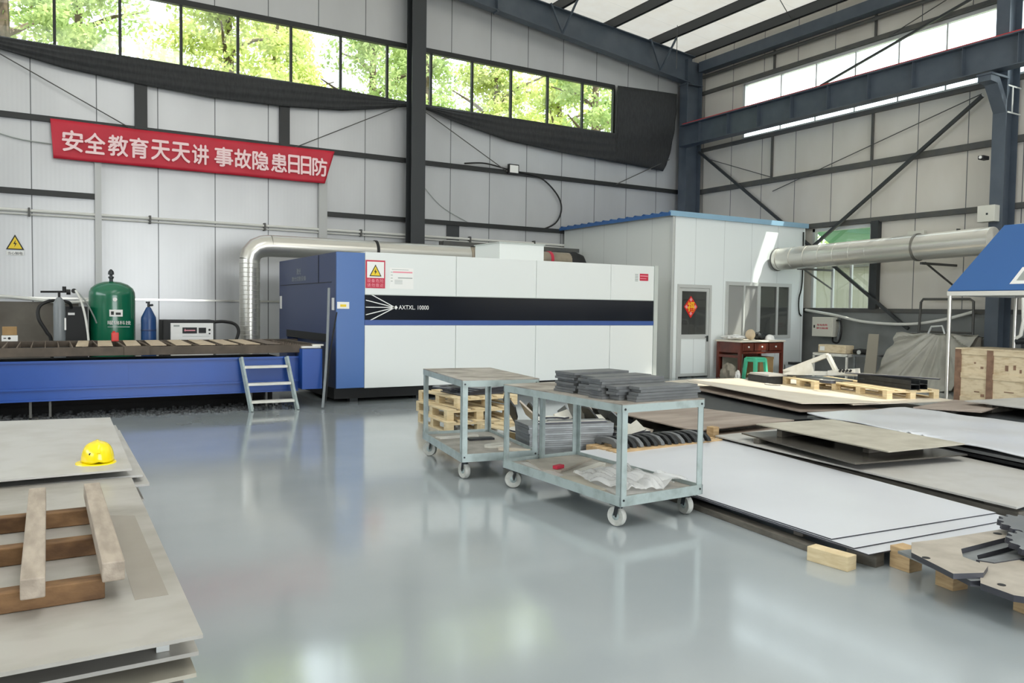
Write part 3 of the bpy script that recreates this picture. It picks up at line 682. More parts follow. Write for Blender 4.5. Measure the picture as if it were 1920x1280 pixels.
m = MB(); text_into(m, '激光', (3.995, 14.62, 2.17), (0,-1,0), (0,0,1), .28, .11); text_into(m, '激光切割设备', (3.995, 14.95, 2.05), (0,-1,0), (0,0,1), .95, .085)
m.build('side_lettering', 'grey_print', mc)
hp = MB().box(4.01, 4.21, F-.02, F-.01, 1.555, 1.665).build('control_label', 'white', mc)
m = MB(); m.box(4.06, 4.16, F-.022, F-.02, 1.585, 1.625); m.build('label_print', 'sign_yellow', hp)
m = MB(); m.box(3.988, 4.0, 12.40, 12.50, 1.53, 1.73); m.build('side_label', 'white', mc); MB().box(3.988, 4.0, 15.7, 15.82, 1.53, 1.78).build('side_label', 'white', mc)
m = MB(); m.box(4.05, 10.7, F+.25, 15.0, .06, .26); m.build('base', 'black', mc)
for x in (4.4, 5.6, 7.0, 8.4, 9.8, 10.5): MB().obox((x, F+.35, 0), .14, .14, .07).build('levelling_foot', 'castor', mc)
rb = MB().box(7.42, 8.42, 13.0, 14.0, 2.49, 2.84).build('roof_box', 'white_paint', mc, bevel=.004)
MB().box(7.40, 8.44, 12.98, 14.02, 2.84, 2.86).build('box_lid', 'white_trim', rb)

# cutting bed
cbd = thing('cutting_bed', 'long blue exchange table of the laser cutter with a scorched slatted top', 'machine table', (1, 12.35, 0))
B0 = 12.35
m = MB(); m.box(-5, 3.40, B0, B0+.02, .25, .79); m.box(-5, 3.40, B0+.02, B0+.12, .73, .79); m.box(-5, 3.4, B0-.03, B0, .40, .43); m.box(-5, 3.4, B0-.035, B0, .77, .80); m.box(-5, 3.4, B0-.02, B0, .25, .275); m.box(.98, .99, B0-.004, B0, .43, .77)
m.build('side_beam', 'blue_bed', cbd)
MB().box(-5, 3.4, B0+.02, 14.3, .3, .72).build('bed_tray', 'bed_dark', cbd)
m = MB(); m.box(-5, 3.75, B0-.08, B0-.02, .86, .98); m.box(-5, 3.9, 14.2, 14.28, .86, .99); m.box(3.68, 3.76, B0-.02, 14.2, .86, .98); m.box(.92, 1.25, B0-.11, B0-.08, .86, .99)
m.build('tray_frame', 'bed_rail', cbd, bevel=.005)
MB().box(-5, 3.7, B0-.02, 14.2, .86, .90).build('tray_floor', 'bed_dark', cbd)
for i in range(46):
    x = -4.0+i*.165
    m = MB(); m.prism_yz([(B0-.02, .90)]+[(B0-.02+k*.0555, .985 if k % 2 else .955) for k in range(41)]+[(14.2, .90)], x, x+.008); m.build('slat', 'slat', cbd)
MB().box(3.40, 3.72, 12.12, 12.5, .29, .92).build('end_box', 'blue_bed', cbd, bevel=.004)
for x in (-.1, 2.8, -3.0): MB().box(x-.13, x-.10, B0+.02, B0+.15, 0, .25).box(x+.10, x+.13, B0+.02, B0+.15, 0, .25).box(x-.13, x+.13, B0+.02, B0+.15, 0, .025).build('foot', 'girt', cbd)
MB().box(-5, 3.4, 14.0, 14.25, 0, .3).build('shade_board', 'bed_dark', cbd)  # dark box added to blacken the shaded gap under the bed
# offcuts lying on the bed
for i, (x, w_) in enumerate(((.35, .16), (.62, .2), (.98, .2), (1.3, .22), (1.64, .22), (1.97, .23), (2.3, .23), (2.62, .24), (2.95, .22))):
    m = MB(); m.prism([(x-.02, 12.42), (x+w_-.03, 12.42), (x+w_+.05, 14.1), (x+.06, 14.1)], .986, .996)
    tag(m.build('sheet_offcut', 'bed_plate' if i < 8 else 'slat'), 'narrow offcut strip across the cutting bed, number %s from the left' % ['one', 'two', 'three', 'four', 'five', 'six', 'seven', 'eight', 'nine'][i], 'steel strip', 'offcut strips on the cutting bed')
tag(MB().box(3.42, 3.72, 12.2, 12.5, .93, .96).box(3.60, 3.78, 12.25, 12.33, .96, .985).build('metal_scrap', 'part_white'), 'small white metal scraps on the end box of the cutting bed', 'scrap')
# slag under the bed
sl = MB()
for i in range(420):
    x = random.uniform(-.9, 3.3); y = random.uniform(12.12, 12.95); r = random.uniform(.012, .035); q = [(random.uniform(.6, 1.2)*r*math.cos(a), random.uniform(.6, 1.2)*r*math.sin(a)) for a in np.arange(0, 6.2, 1.05)]
    sl.prism([(x+a, y+c) for a, c in q], 0, r*random.uniform(.5, 1.3))
tag(sl.build('metal_debris', 'debris'), 'dark metal slag and chips scattered under the blue cutting bed', 'debris', kind='stuff')

# step ladder
ld = thing('step_ladder', 'small grey three-step metal ladder leaning against the blue cutting bed', 'ladder', (2.9, 12.0, 0))
for xa, xb in ((2.60, 2.505), (3.285, 3.19)):
    MB().bar((xa, 11.97, 0), (xb, 12.24, .80), .035, .07).build('rail', 'cart', ld)
    MB().bar((xa+.05, 12.10, 0.02), (xb-.0, 12.27, .78), .03, .03).build('rail', 'cart', ld)
for z in (.145, .405, .66):
    t_ = z/.8; y = 11.97+.27*t_; xl = 2.60-.095*t_; xr = 3.285-.095*t_
    MB().box(xl+.02, xr-.02, y-.04, y+.10, z-.025, z+.012).build('step', 'part_white', ld, bevel=.004)
cable('pale grey hose hanging in front of the blue machine head down to the floor', [(3.80, 12.05, 1.88), (3.77, 12.0, 1.3), (3.735, 11.97, .7), (3.69, 11.93, .25), (3.66, 11.9, .02)], .022, 'cyl_grey', 'hose', 'hose')
cable('black cable drooping beside the pale hose at the machine head', [(3.93, 12.05, 1.5), (3.85, 12.02, 1.1), (3.80, 12.03, .7), (3.76, 12.06, .1)], .012)

# exhaust duct behind the machine
d = thing('exhaust_duct', 'galvanised exhaust duct rising behind the bed and running over the machine', 'duct', (3.53, 16.4, 0))
m = MB(); m.tube([(3.53, 16.4, 0), (3.53, 16.4, 2.52)], .2, 28); m.build('vertical_pipe', 'galv', d, smooth=True)
m = MB()
for z in np.arange(.9, 2.5, .09): m.lathe([(.2, z-.006), (.204, z), (.2, z+.006)], (3.53, 16.4, 0), 28)
m.build('spiral_seam', 'galv', d, smooth=True)
m = MB(); m.tube([(3.53, 16.4, 2.50), (3.56, 16.4, 2.63), (3.66, 16.4, 2.74), (3.80, 16.4, 2.795), (3.95, 16.4, 2.81)], [.2, .205, .215, .222, .222], 28); m.build('elbow', 'galv', d, smooth=True)
MB().tube([(3.95, 16.4, 2.81), (8.55, 16.4, 2.81)], .222, 28).build('horizontal_pipe', 'galv', d, smooth=True)
MB().lathe([(.222, 6.17), (.24, 6.18), (.24, 6.23), (.222, 6.24)], (0, 16.4, 2.81), 28, 'x').build('clamp', 'black', d, smooth=True)
m = MB(); pts = []
for i in range(25): pts.append((8.5+i*.03, .2+.025*(i % 2)))
m.lathe([(r, h) for h, r in pts], (0, 16.35, 2.8), 24, 'x'); m.build('flexible_section', 'galv_dusty', d, smooth=True)
MB().tube([(9.2, 16.4, 2.82), (11.4, 16.4, 2.82)], .2, 24).build('horizontal_pipe', 'galv_dusty', d, smooth=True)
MB().lathe([(.2, 10.72), (.215, 10.73), (.215, 10.80), (.2, 10.81)], (0, 16.4, 2.82), 24, 'x').build('red_collar', 'sign_red', d, smooth=True)
m = MB(); m.tube([(11.35, 16.4, 2.82), (11.5, 16.4, 2.83), (11.62, 16.4, 2.79), (11.7, 16.4, 2.66), (11.72, 16.4, 2.4)], [.2, .23, .24, .23, .2], 20); m.build('end_elbow', 'black', d, smooth=True)
tr = thing('cable_tray', 'narrow metal cable tray along the wall behind the machine roof box', 'cable tray', (10, 17.2, 3.0))
m = MB(); m.box(8.2, 12.2, 17.1, 17.16, 3.10, 3.2); m.box(8.2, 12.2, 17.3, 17.36, 3.10, 3.2); m.box(8.2, 12.2, 17.16, 17.3, 3.10, 3.12); m.build('channel', 'girt', tr)
for x in (8.6, 10.3, 12.0): MB().box(x-.03, x+.03, 17.1, 18.49, 3.05, 3.10).build('wall_bracket', 'girt', tr)
MB().box(8.95, 9.3, 18.446, 18.49, 3.2, 3.75).build('junction_duct', 'steel_black', tr)

# gas and power equipment behind the bed
tk = thing('air_tank', 'big green compressed air tank standing behind the cutting bed', 'tank', (1.0, 15.8, 0))
MB().lathe([(.30, 0), (.34, .06), (.375, .35), (.375, 1.72), (.37, 1.79), (.34, 1.86), (.26, 1.93), (.14, 1.975), (.02, 1.985)], (1.0, 15.8, 0), 40).build('shell', 'tank', tk, smooth=True)
m = MB(); m.lathe([(.03, 1.975), (.03, 2.03), (.045, 2.04), (.045, 2.07), (.025, 2.075), (.025, 2.10), (.05, 2.11), (.045, 2.16), (.015, 2.20)], (.985, 15.8, 0), 14); m.build('relief_valve', 'castor', tk, smooth=True)
MB().lathe([(.035, -.012), (.035, 0.0)], (1.02, 15.43, 1.66), 18, 'y').build('gauge', 'white', tk)
pl_ = MB().box(.93, 1.14, 15.415, 15.43, 1.36, 1.48).build('type_plate', 'white', tk)
m = MB(); m.box(.955, 1.0, 15.413, 15.415, 1.39, 1.45); m.box(1.03, 1.11, 15.413, 15.415, 1.39, 1.43); m.build('plate_print', 'black_print', pl_)
m = MB()
for i, ch in enumerate('曜锦科技'): text_into(m, ch, (.90+.095*i, 15.405+.006*i, 1.215), (1,.06,0), (0,0,1), .085, .07)
m.box(.9, 1.25, 15.408, 15.412, 1.175, 1.181)
m.build('tank_lettering', 'white', tk)
gc = thing('gas_cylinder', 'slim grey gas cylinder with a black regulator, left of the green tank', 'gas cylinder', (.165, 15.0, 0))
MB().lathe([(.08, 0), (.088, .02), (.088, 1.52), (.08, 1.60), (.045, 1.66), (.03, 1.68)], (.165, 15.0, 0), 24).build('bottle', 'cyl_grey', gc, smooth=True)
m = MB(); m.tube([(.165,15,1.66), (.165,15,1.76)], .02, 10); m.tube([(-.1,15,1.765), (.28,15,1.775)], .018, 10); m.lathe([(.045,-.03),(.045,.03)], (.3,15,1.77), 14, 'x'); m.lathe([(.04,-.03),(.04,.03)], (.38,14.97,1.79), 14, 'y'); m.tube([(.24,15,1.77),(.24,15,1.86)], .03, 10)
m.build('regulator', 'rubber', gc, smooth=True)
MB().box(.235, .26, 14.9, 14.94, 1.14, 1.34).build('bottle_label', 'white', gc)
cable('white hose curving from the regulator down to the cutting bed', [(.40, 14.95, 1.80), (.47, 14.9, 1.65), (.53, 14.85, 1.4), (.57, 14.8, 1.1), (.58, 14.75, .9)], .018, 'pipe_white', 'hose', 'hose')
cable('thin grey hose from the regulator towards the green tank', [(.42, 14.98, 1.78), (.55, 15.0, 1.62), (.66, 15.1, 1.4), (.72, 15.2, 1.25)], .012, 'grey_print', 'hose', 'hose')
cable('thick black cable bowing out left of the grey gas cylinder', [(.35, 15.46, 1.50), (.3, 15.38, 1.60), (0.05, 15.3, 1.62), (-.12, 15.25, 1.52), (-.13, 15.2, 1.32), (-.02, 15.2, 1.1), (.05, 15.2, .9), (.06, 15.2, .02)], .028)
cb2 = thing('control_cabinet', 'black cabinet between the grey cylinder and the green tank', 'cabinet', (.42, 15.75, 0))
MB().box(.20, .60, 15.5, 15.9, 0, 1.53).build('housing', 'black', cb2, bevel=.01); MB().box(.30, .40, 15.47, 15.5, 1.38, 1.42).build('latch', 'white', cb2)
bc = thing('gas_cylinder', 'short blue gas cylinder right of the green tank', 'gas cylinder', (1.565, 15.5, 0))
MB().lathe([(.12, 0), (.127, .03), (.127, 1.30), (.122, 1.35), (.05, 1.50), (.035, 1.53)], (1.565, 15.5, 0), 24).build('bottle', 'cyl_blue', bc, smooth=True)
m = MB(); m.tube([(1.565,15.5,1.5),(1.565,15.5,1.62)], .022, 10); m.tube([(1.565,15.5,1.56),(1.63,15.45,1.57)], .02, 10); m.lathe([(.035,0),(.035,.03)], (1.55,15.45,1.60), 12, 'z'); m.build('valve', 'castor', bc, smooth=True)
MB().lathe([(.1275,1.10),(.130,1.11),(.130,1.12),(.1275,1.13)], (1.565,15.5,0), 24).build('band', 'blue_side', bc, smooth=True)
ps = thing('power_supply', 'white-fronted power supply cabinet in a black frame behind the bed', 'cabinet', (2.25, 15.75, 0))
m = MB(); m.box(1.80, 2.70, 15.5, 16.1, 0, 1.30); m.build('case', 'black', ps, bevel=.015); MB().box(1.93, 2.67, 15.48, 15.5, .5, 1.245).build('front_panel', 'white', ps)
m = MB(); m.box(2.13, 2.38, 15.472, 15.48, 1.055, 1.165); m.box(2.41, 2.54, 15.472, 15.48, 1.06, 1.16); m.build('display', 'black', ps)
m = MB(); m.box(2.16, 2.35, 15.470, 15.472, 1.10, 1.12); m.box(2.17, 2.18, 15.470, 15.472, 1.09, 1.14); m.build('display_digits', 'sign_pink', ps)
m = MB(); m.lathe([(.02,-.02),(.02,0)], (2.6,15.48,1.12), 12, 'y'); m.lathe([(.015,-.02),(.015,0)], (2.6,15.48,1.05), 12, 'y'); m.build('knob', 'black', ps)
m = MB(); m.box(1.98, 2.08, 15.476, 15.48, 1.18, 1.21); m.box(2.13, 2.6, 15.476, 15.48, 1.0, 1.006); m.build('panel_print', 'grey_print', ps)
cable('thick black cable looping from the power supply to the duct foot', [(2.7, 15.7, 1.26), (2.9, 15.7, 1.27), (3.1, 15.7, 1.22), (3.16, 15.65, 1.08), (3.08, 15.6, .85)], .03)
rc = thing('red_canister', 'small red canister standing on the cutting bed before the green tank', 'canister', (.915, 13.9, .99))
MB().box(.865, .968, 13.86, 13.94, .988, 1.13).build('body', 'red', rc, bevel=.012); MB().lathe([(.02, 1.13), (.02, 1.15)], (.9, 13.9, 0), 12).build('cap', 'red', rc)
ob = thing('carton', 'small orange-brown carton with a white base at the left end of the cutting bed', 'box', (-.5, 14.24, .99))
MB().box(-.6, -.41, 14.21, 14.27, 1.085, 1.215).build('upper_box', 'cardboard', ob, bevel=.004); w2 = MB().box(-.61, -.40, 14.205, 14.275, .99, 1.08).build('lower_box', 'white', ob, bevel=.004)
m = MB(); m.box(-.585, -.55, 14.203, 14.205, 1.03, 1.045); m.lathe([(.02,-.001),(.02,.001)], (-.51,14.204,1.035), 10, 'y'); m.build('box_print', 'black_print', w2)

# ================================================================== cabin in the corner
cn = thing('office_cabin', 'white sandwich-panel office cabin with a blue roof in the far corner', 'cabin', (14.9, 15, 0))
CY = 13.9
m = MB(); m.box(12.62, 12.80, CY, CY+.06, 0, 3.84); m.box(13.80, 14.36, CY, CY+.06, 0, 3.84); m.box(16.66, 17.2, CY, CY+.06, 0, 3.84); m.box(12.80, 13.80, CY, CY+.06, 2.18, 3.84); m.box(14.36, 16.66, CY, CY+.06, 2.30, 3.84); m.box(14.36, 16.66, CY, CY+.06, 0, .96)
m.build('front_wall', 'cabin', cn)
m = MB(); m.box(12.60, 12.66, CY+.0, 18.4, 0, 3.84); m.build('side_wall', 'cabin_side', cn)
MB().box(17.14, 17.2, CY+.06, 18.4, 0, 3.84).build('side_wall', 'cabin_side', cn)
MB().box(12.66, 17.14, 18.3, 18.36, 0, 3.84).build('rear_wall', 'cabin', cn)
MB().box(12.57, 12.64, CY-.015, CY+.05, 0, 3.84).build('corner_trim', 'alu', cn)
def rfn(u, v):
    y = 13.86+v*4.57; return (12.45+4.75*u, y, 3.87+.035*max(-.3, math.sin(2*PI*y/.32)))
MB().grid(rfn, 2, 240).build('roof', 'roof_blue', cn, solid=.02)
MB().box(12.45, 17.25, 13.83, 13.88, 3.80, 3.92).build('fascia', 'fascia', cn); MB().box(12.43, 12.47, 13.84, 18.4, 3.80, 3.875).build('fascia', 'roof_blue', cn)
dr = MB().box(12.825, 12.90, CY-.02, CY+.03, .03, 2.135).box(13.70, 13.775, CY-.02, CY+.03, .03, 2.135).box(12.90, 13.70, CY-.02, CY+.03, 2.06, 2.135).box(12.90, 13.70, CY-.02, CY+.03, .93, 1.03).box(12.90, 13.70, CY-.02, CY+.03, .03, .10).build('door', 'alu', cn)
MB().box(12.9, 13.7, CY-.005, CY+.02, .1, .93).build('door_panel', 'cabin', dr); MB().box(12.9, 13.7, CY+.004, CY+.010, 1.03, 2.06).build('door_glass', 'glass_office', dr)
m = MB(); m.box(13.715, 13.745, CY-.05, CY-.02, .86, 1.0); m.bar((13.73, CY-.06, .97), (13.64, CY-.06, .97), .02, .02); m.build('handle', 'castor', dr)
m = MB(); m.box(12.76, 12.82, CY-.03, CY-.001, 0, 2.14); m.box(13.78, 13.85, CY-.03, CY-.001, 0, 2.14); m.box(12.76, 13.85, CY-.03, CY-.001, 2.14, 2.22); m.build('door_frame', 'alu', cn)
wf = MB()
for a in ((14.33, 16.70, 2.24, 2.33), (14.33, 16.70, .92, 1.0), (14.33, 14.42, 1.0, 2.24), (16.61, 16.70, 1.0, 2.24), (15.45, 15.55, 1.0, 2.24), (14.95, 15.0, 1.0, 2.24), (16.15, 16.21, 1.0, 2.24)): wf.box(a[0], a[1], CY-.03, CY-.001, a[2], a[3])
wo = wf.build('window_frame', 'alu', cn); MB().box(14.4, 15.5, CY+.002, CY+.008, .98, 2.28).build('window_glass', 'glass_dusty', wo); MB().box(15.5, 16.62, CY+.002, CY+.008, .98, 2.28).build('window_glass', 'glass_office', wo)
sh = thing('shelf_unit', 'pale shelf unit seen dimly through the cabin window', 'shelves', (16, 15.6, 0))
for z in (.6, 1.05, 1.42, 1.78, 2.1): MB().box(15.2, 17.05, 15.3, 15.8, z, z+.03).build('shelf', 'white', sh)
for x in (15.2, 16.1, 17.05): MB().box(x-.02, x+.02, 15.3, 15.8, 0, 2.2).build('upright', 'white', sh)
for i, (x, z, w_, h, mm) in enumerate(((15.5, 1.08, .3, .2, 'cardboard'), (15.85, 1.45, .35, .18, 'grey_print'), (16.4, 1.08, .3, .22, 'board_grey'), (16.6, 1.45, .25, .2, 'white'))):
    tag(MB().box(x-w_/2, x+w_/2, 15.35, 15.7, z, z+h).build('storage_box', mm, bevel=.005), ['brown storage box on the second shelf inside the cabin, left', 'grey storage box on the third shelf inside the cabin', 'grey-brown storage box on the second shelf inside the cabin, right', 'white storage box on the third shelf inside the cabin'][i], 'box')
bt = thing('water_bottle', 'pale bottle standing inside the cabin behind the door glass', 'bottle', (13.1, 14.35, .95))
MB().lathe([(.045, .95), (.045, 1.15), (.02, 1.2), (.02, 1.24)], (13.1, 14.35, 0), 14).build('body', 'white', bt, smooth=True)
tb_ = thing('side_table', 'small plain table inside the cabin behind the door', 'table', (13.4, 14.6, 0))
MB().box(12.85, 13.75, 14.25, 14.85, .92, .95).build('top', 'board_grey', tb_)
for x in (12.9, 13.7):
    for y in (14.3, 14.8): MB().box(x-.02, x+.02, y-.02, y+.02, 0, .92).build('leg', 'board_grey', tb_)
fu = thing('door_decoration', 'red diamond paper with a golden good-luck character on the cabin door glass', 'decoration', (13.2, CY, 1.68))
MB().prism_xz([(12.985,1.69),(13.2,1.42),(13.415,1.69),(13.2,1.95)], CY-.006, CY+.002).build('paper', 'fu_red', fu)
m = MB()
for a in ((13.06,1.69),(13.34,1.69),(13.2,1.53),(13.2,1.86)): m.prism_xz([(a[0]-.045,a[1]),(a[0],a[1]-.05),(a[0]+.045,a[1]),(a[0],a[1]+.05)], CY-.0075, CY-.006)
m.build('petal_print', 'sign_pink', fu)
m = MB(); text_into(m, '福', (13.085, CY-.008, 1.575), (1,0,0), (0,0,1), .23, .24, .02); m.build('character', 'gold', fu)
cable('black cable hanging down the right corner of the cabin front', [(17.1, CY-.03, 3.7), (17.1, CY-.03, 2.4), (16.98, CY-.04, 1.95), (17.0, CY-.04, 1.6), (17.1, CY-.03, 1.5)], .018)

# desk, stool and small things before the cabin
dk = thing('desk', 'dark red-brown wooden desk under the cabin window', 'desk', (14.7, 13.45, 0))
D0, D1, DX0, DX1 = 13.0, 13.75, 13.93, 15.42
MB().box(DX0-.03, DX1+.03, D0-.04, D1+.03, .87, .91).build('top', 'desk_top', dk, bevel=.01)
for x in (DX0, DX1-.07):
    for y in (D0, D1-.07): MB().box(x, x+.07, y, y+.07, 0, .87).build('leg', 'desk', dk, bevel=.005)
m = MB(); m.box(DX0+.01, DX0+.04, D0+.07, D1-.07, .62, .87); m.box(DX1-.05, DX1-.02, D0+.07, D1-.07, .62, .87); m.box(DX0+.07, DX1-.07, D1-.04, D1-.01, .2, .87); m.build('apron', 'desk', dk)
m = MB(); m.box(DX0+.07, DX1-.07, D0-.005, D0+.03, .60, .65); m.box(DX0+.01, DX0+.05, D0+.07, D1-.07, .5, .56); m.build('rail', 'desk', dk)
for xa, xb in ((DX0+.08, DX0+.44), (DX0+.48, DX0+.94), (DX0+.98, DX1-.09)):
    dw = MB().box(xa, xb, D0-.015, D0+.35, .665, .85).build('drawer', 'desk', dk, bevel=.006)
    MB().lathe([(.008,-.03),(.022,-.02),(.018,0)], ((xa+xb)/2, D0-.015, .76), 14, 'y').build('knob', 'white', dw, smooth=True)
st = thing('stool', 'mint green plastic stool standing in front of the desk', 'stool', (14.2, 12.78, 0))
MB().box(14.04, 14.38, 12.62, 12.94, .50, .535).build('seat', 'stool', st, bevel=.012)
for sx, xa in ((-1, 14.02), (1, 14.40)):
    for sy, ya in ((-1, 12.60), (1, 12.96)):
        m = MB(); m.add([(xa-.03,ya-.03,0),(xa+.03,ya-.03,0),(xa+.03,ya+.03,0),(xa-.03,ya+.03,0),(xa-sx*.04-.035,ya-sy*.04-.035,.51),(xa-sx*.04+.035,ya-sy*.04-.035,.51),(xa-sx*.04+.035,ya-sy*.04+.035,.51),(xa-sx*.04-.035,ya-sy*.04+.035,.51)],
                        [(3,2,1,0),(4,5,6,7),(0,1,5,4),(1,2,6,5),(2,3,7,6),(3,0,4,7)]); m.build('leg', 'stool', st)
m = MB(); m.box(14.07, 14.35, 12.61, 12.63, .43, .5); m.box(14.07, 14.35, 12.93, 12.95, .43, .5); m.box(14.03, 14.05, 12.65, 12.91, .43, .5); m.box(14.37, 14.39, 12.65, 12.91, .43, .5); m.build('skirt', 'stool', st)
ls = thing('low_stool', 'tiny wooden stool on the floor at the left of the mint stool', 'stool', (13.95, 12.55, 0))
MB().box(13.8, 14.1, 12.45, 12.65, .15, .18).build('seat', 'wood_pale', ls, bevel=.005)
for x in (13.84, 14.06): MB().box(x-.02, x+.02, 12.48, 12.62, 0, .15).build('leg', 'wood_pale', ls)
def lump(name, mm, label, cat, c, r, sq=(1, 1, .7), n=10, kind=None, jag=.25):
    def fn(u, v):
        th, ph = 2*PI*u, PI*v; k = 1+jag*math.sin(3*th+c[0]*9)*math.sin(2*ph+c[1]*5)+jag*.6*math.sin(7*th+3*ph)
        return (c[0]+r*k*sq[0]*math.sin(ph)*math.cos(th), c[1]+r*k*sq[1]*math.sin(ph)*math.sin(th), max(c[2], c[2]+r*sq[2]-r*k*sq[2]*math.cos(ph)))
    return tag(MB().grid(fn, n*2, n).build(name, mm, smooth=True), label, cat, kind=kind)
lump('work_bag', 'board_grey', 'brown bag of rags slumped on the floor at the left desk leg', 'bag', (13.62, 13.05, 0), .16, (1, 1, 1.1))
lump('white_rag', 'white', 'small white rag hanging beside the brown bag', 'rag', (13.72, 12.86, 0), .07, (1, 1, 1.5))
lump('folded_cloth', 'white', 'bright white cloth lying on the left end of the desk', 'cloth', (14.15, 13.4, .912), .24, (1, 1, .25))
pb = thing('toy_figure', 'yellow-tan lumpy object standing on the desk before the window', 'ornament', (14.6, 13.3, .91))
m = MB(); m.grid(lambda u, v: (14.6+.13*math.sin(PI*v)*math.cos(2*PI*u)*(1+.2*math.sin(6*PI*u)), 13.3+.1*math.sin(PI*v)*math.sin(2*PI*u), .912+.13-.13*math.cos(PI*v)), 18, 10); m.build('body', 'bed_plate', pb, smooth=True)
lump('work_gloves', 'plate_black', 'dark gloves heaped on the desk right of the tan object', 'gloves', (14.98, 13.35, .912), .13, (1.2, .9, .7))
hh = thing('white_helmet', 'small white helmet lying on the right part of the desk', 'helmet', (15.15, 13.2, .91))
MB().lathe([(.12, .912), (.115, .95), (.095, 1.0), (.05, 1.035), (.01, 1.045)], (15.15, 13.2, 0), 20).build('shell', 'white', hh, smooth=True); MB().lathe([(.135, .912), (.135, .922)], (15.15, 13.17, 0), 20).build('brim', 'white', hh)
cbx = thing('carton', 'brown cardboard carton standing under the right end of the desk', 'box', (15.0, 13.3, 0))
MB().box(14.78, 15.25, 13.15, 13.6, 0, .5).build('body', 'cardboard', cbx, bevel=.006); MB().box(14.78, 15.25, 13.14, 13.16, .44, .5).build('flap', 'cardboard', cbx)
tag(MB().box(14.02, 14.7, 13.62, 13.64, .02, .55).build('leaning_board', 'board_grey'), 'grey-brown board standing at the back under the desk', 'board')
sp_ = thing('spare_parts_pile', 'heap of grey parts on the floor right of the desk', 'parts heap', (16.2, 13.2, 0))
for i in range(4): MB().obox((16.0+.2*(i % 2), 13.0+.25*(i//2), .0), .42-.05*i, .3, .16+.06*i, i*.4).build('metal_block', ['board_grey', 'plate_dark', 'part_grey', 'plate_black'][i], sp_, bevel=.005)

# ================================================================== duct along the right wall
d2 = thing('exhaust_duct', 'large galvanised duct with an open end running along the right wall', 'duct', (16.0, 11, 2.95))
MB().tube([(16.02, 13.78, 2.93), (15.98, 8.45, 3.05)], .275, 32).build('pipe', 'galv', d2, smooth=True)
MB().lathe([(.276, 0), (.292, .01), (.292, .03), (.276, .04)], (16.02, 13.75, 2.93), 32, 'y').build('end_ring', 'girt', d2, smooth=True)
MB().lathe([(.27, .0), (.27, .01)], (16.02, 13.781, 2.93), 32, 'y').build('end_cap', 'black', d2)
MB().lathe([(.275, 0), (.298, .01), (.298, .06), (.275, .07)], (16.0, 9.98, 3.015), 32, 'y').build('clamp', 'galv_seam', d2, smooth=True)
m = MB()
for y in np.arange(8.6, 13.7, .42): m.lathe([(.275, y-.004), (.2768, y), (.275, y+.004)], (16.0, 0, 2.93+(13.78-y)*.0225), 28, 'y')
m.build('spiral_seam', 'galv', d2, smooth=True)
for y in (13.2, 10.0, 8.2): m = MB(); m.bar((16.1, y, 2.68), (17.42, y, 2.68), .05, .05); m.bar((16.25, y, 2.70), (17.42, y, 2.2), .03, .03); m.build('wall_bracket', 'girt', d2)
cd = thing('conduit', 'thin white conduit running above the big duct on the right wall', 'conduit', (17.3, 10, 3.4))
MB().tube([(17.44, 11.2, 3.40), (17.44, 4.0, 3.62)], .032, 8).build('pipe', 'pipe_white', cd, smooth=True); MB().box(17.38, 17.495, 10.75, 11.15, 3.38, 3.52).build('junction_box', 'ebox', cd, bevel=.005)
for y in (10.0, 8.4): MB().box(17.41, 17.495, y-.02, y+.02, 3.38, 3.5).build('clip', 'girt', cd)
sb = thing('switch_box', 'small pale box fixed on the wall column above the duct', 'box', (16.88, 9.1, 3.7))
MB().box(16.72, 16.92, 8.85, 9.2, 3.52, 3.86).build('housing', 'ebox', sb, bevel=.008); MB().box(16.715, 16.72, 8.98, 9.02, 3.66, 3.7).build('latch', 'castor', sb)
cm = thing('security_camera', 'small dark camera on the side of the wall column', 'camera', (16.85, 9.2, 4.85))
MB().box(16.70, 16.92, 9.1, 9.22, 4.82, 4.9).build('body', 'black', cm, bevel=.01); MB().lathe([(.03, -.02), (.03, 0)], (16.70, 9.16, 4.86), 12, 'x').build('lens', 'white', cm)
eb = thing('distribution_box', 'white electrical distribution box with red lettering on the right wall plinth', 'electrical box', (17.3, 13.2, 1.25))
MB().box(17.1, 17.42, 12.9, 13.52, .98, 1.48).build('housing', 'ebox', eb, bevel=.008); db = MB().box(17.085, 17.1, 12.92, 13.50, 1.0, 1.46).build('door', 'ebox', eb)
m = MB(); text_into(m, '有电危险', (17.083, 13.36, 1.25), (0,-1,0), (0,0,1), .32, .055, .012); text_into(m, '请勿触摸', (17.083, 13.38, 1.17), (0,-1,0), (0,0,1), .36, .05, .012); m.build('lettering', 'sign_red', db)
MB().box(17.07, 17.085, 13.42, 13.45, 1.2, 1.27).build('lock', 'castor', db)
cable('black and grey cables looping below the distribution box', [(17.25, 12.9, 1.4), (17.2, 12.75, 1.38), (17.15, 12.68, 1.1), (17.18, 12.78, .85), (17.2, 12.95, .86), (17.25, 13.0, .98)], .022)
cable('wide grey conduit strip right of the distribution box', [(17.3, 12.88, 1.45), (17.25, 12.78, 1.3), (17.22, 12.80, 1.1), (17.25, 12.84, .92)], .035, 'part_grey', 'conduit', 'conduit')

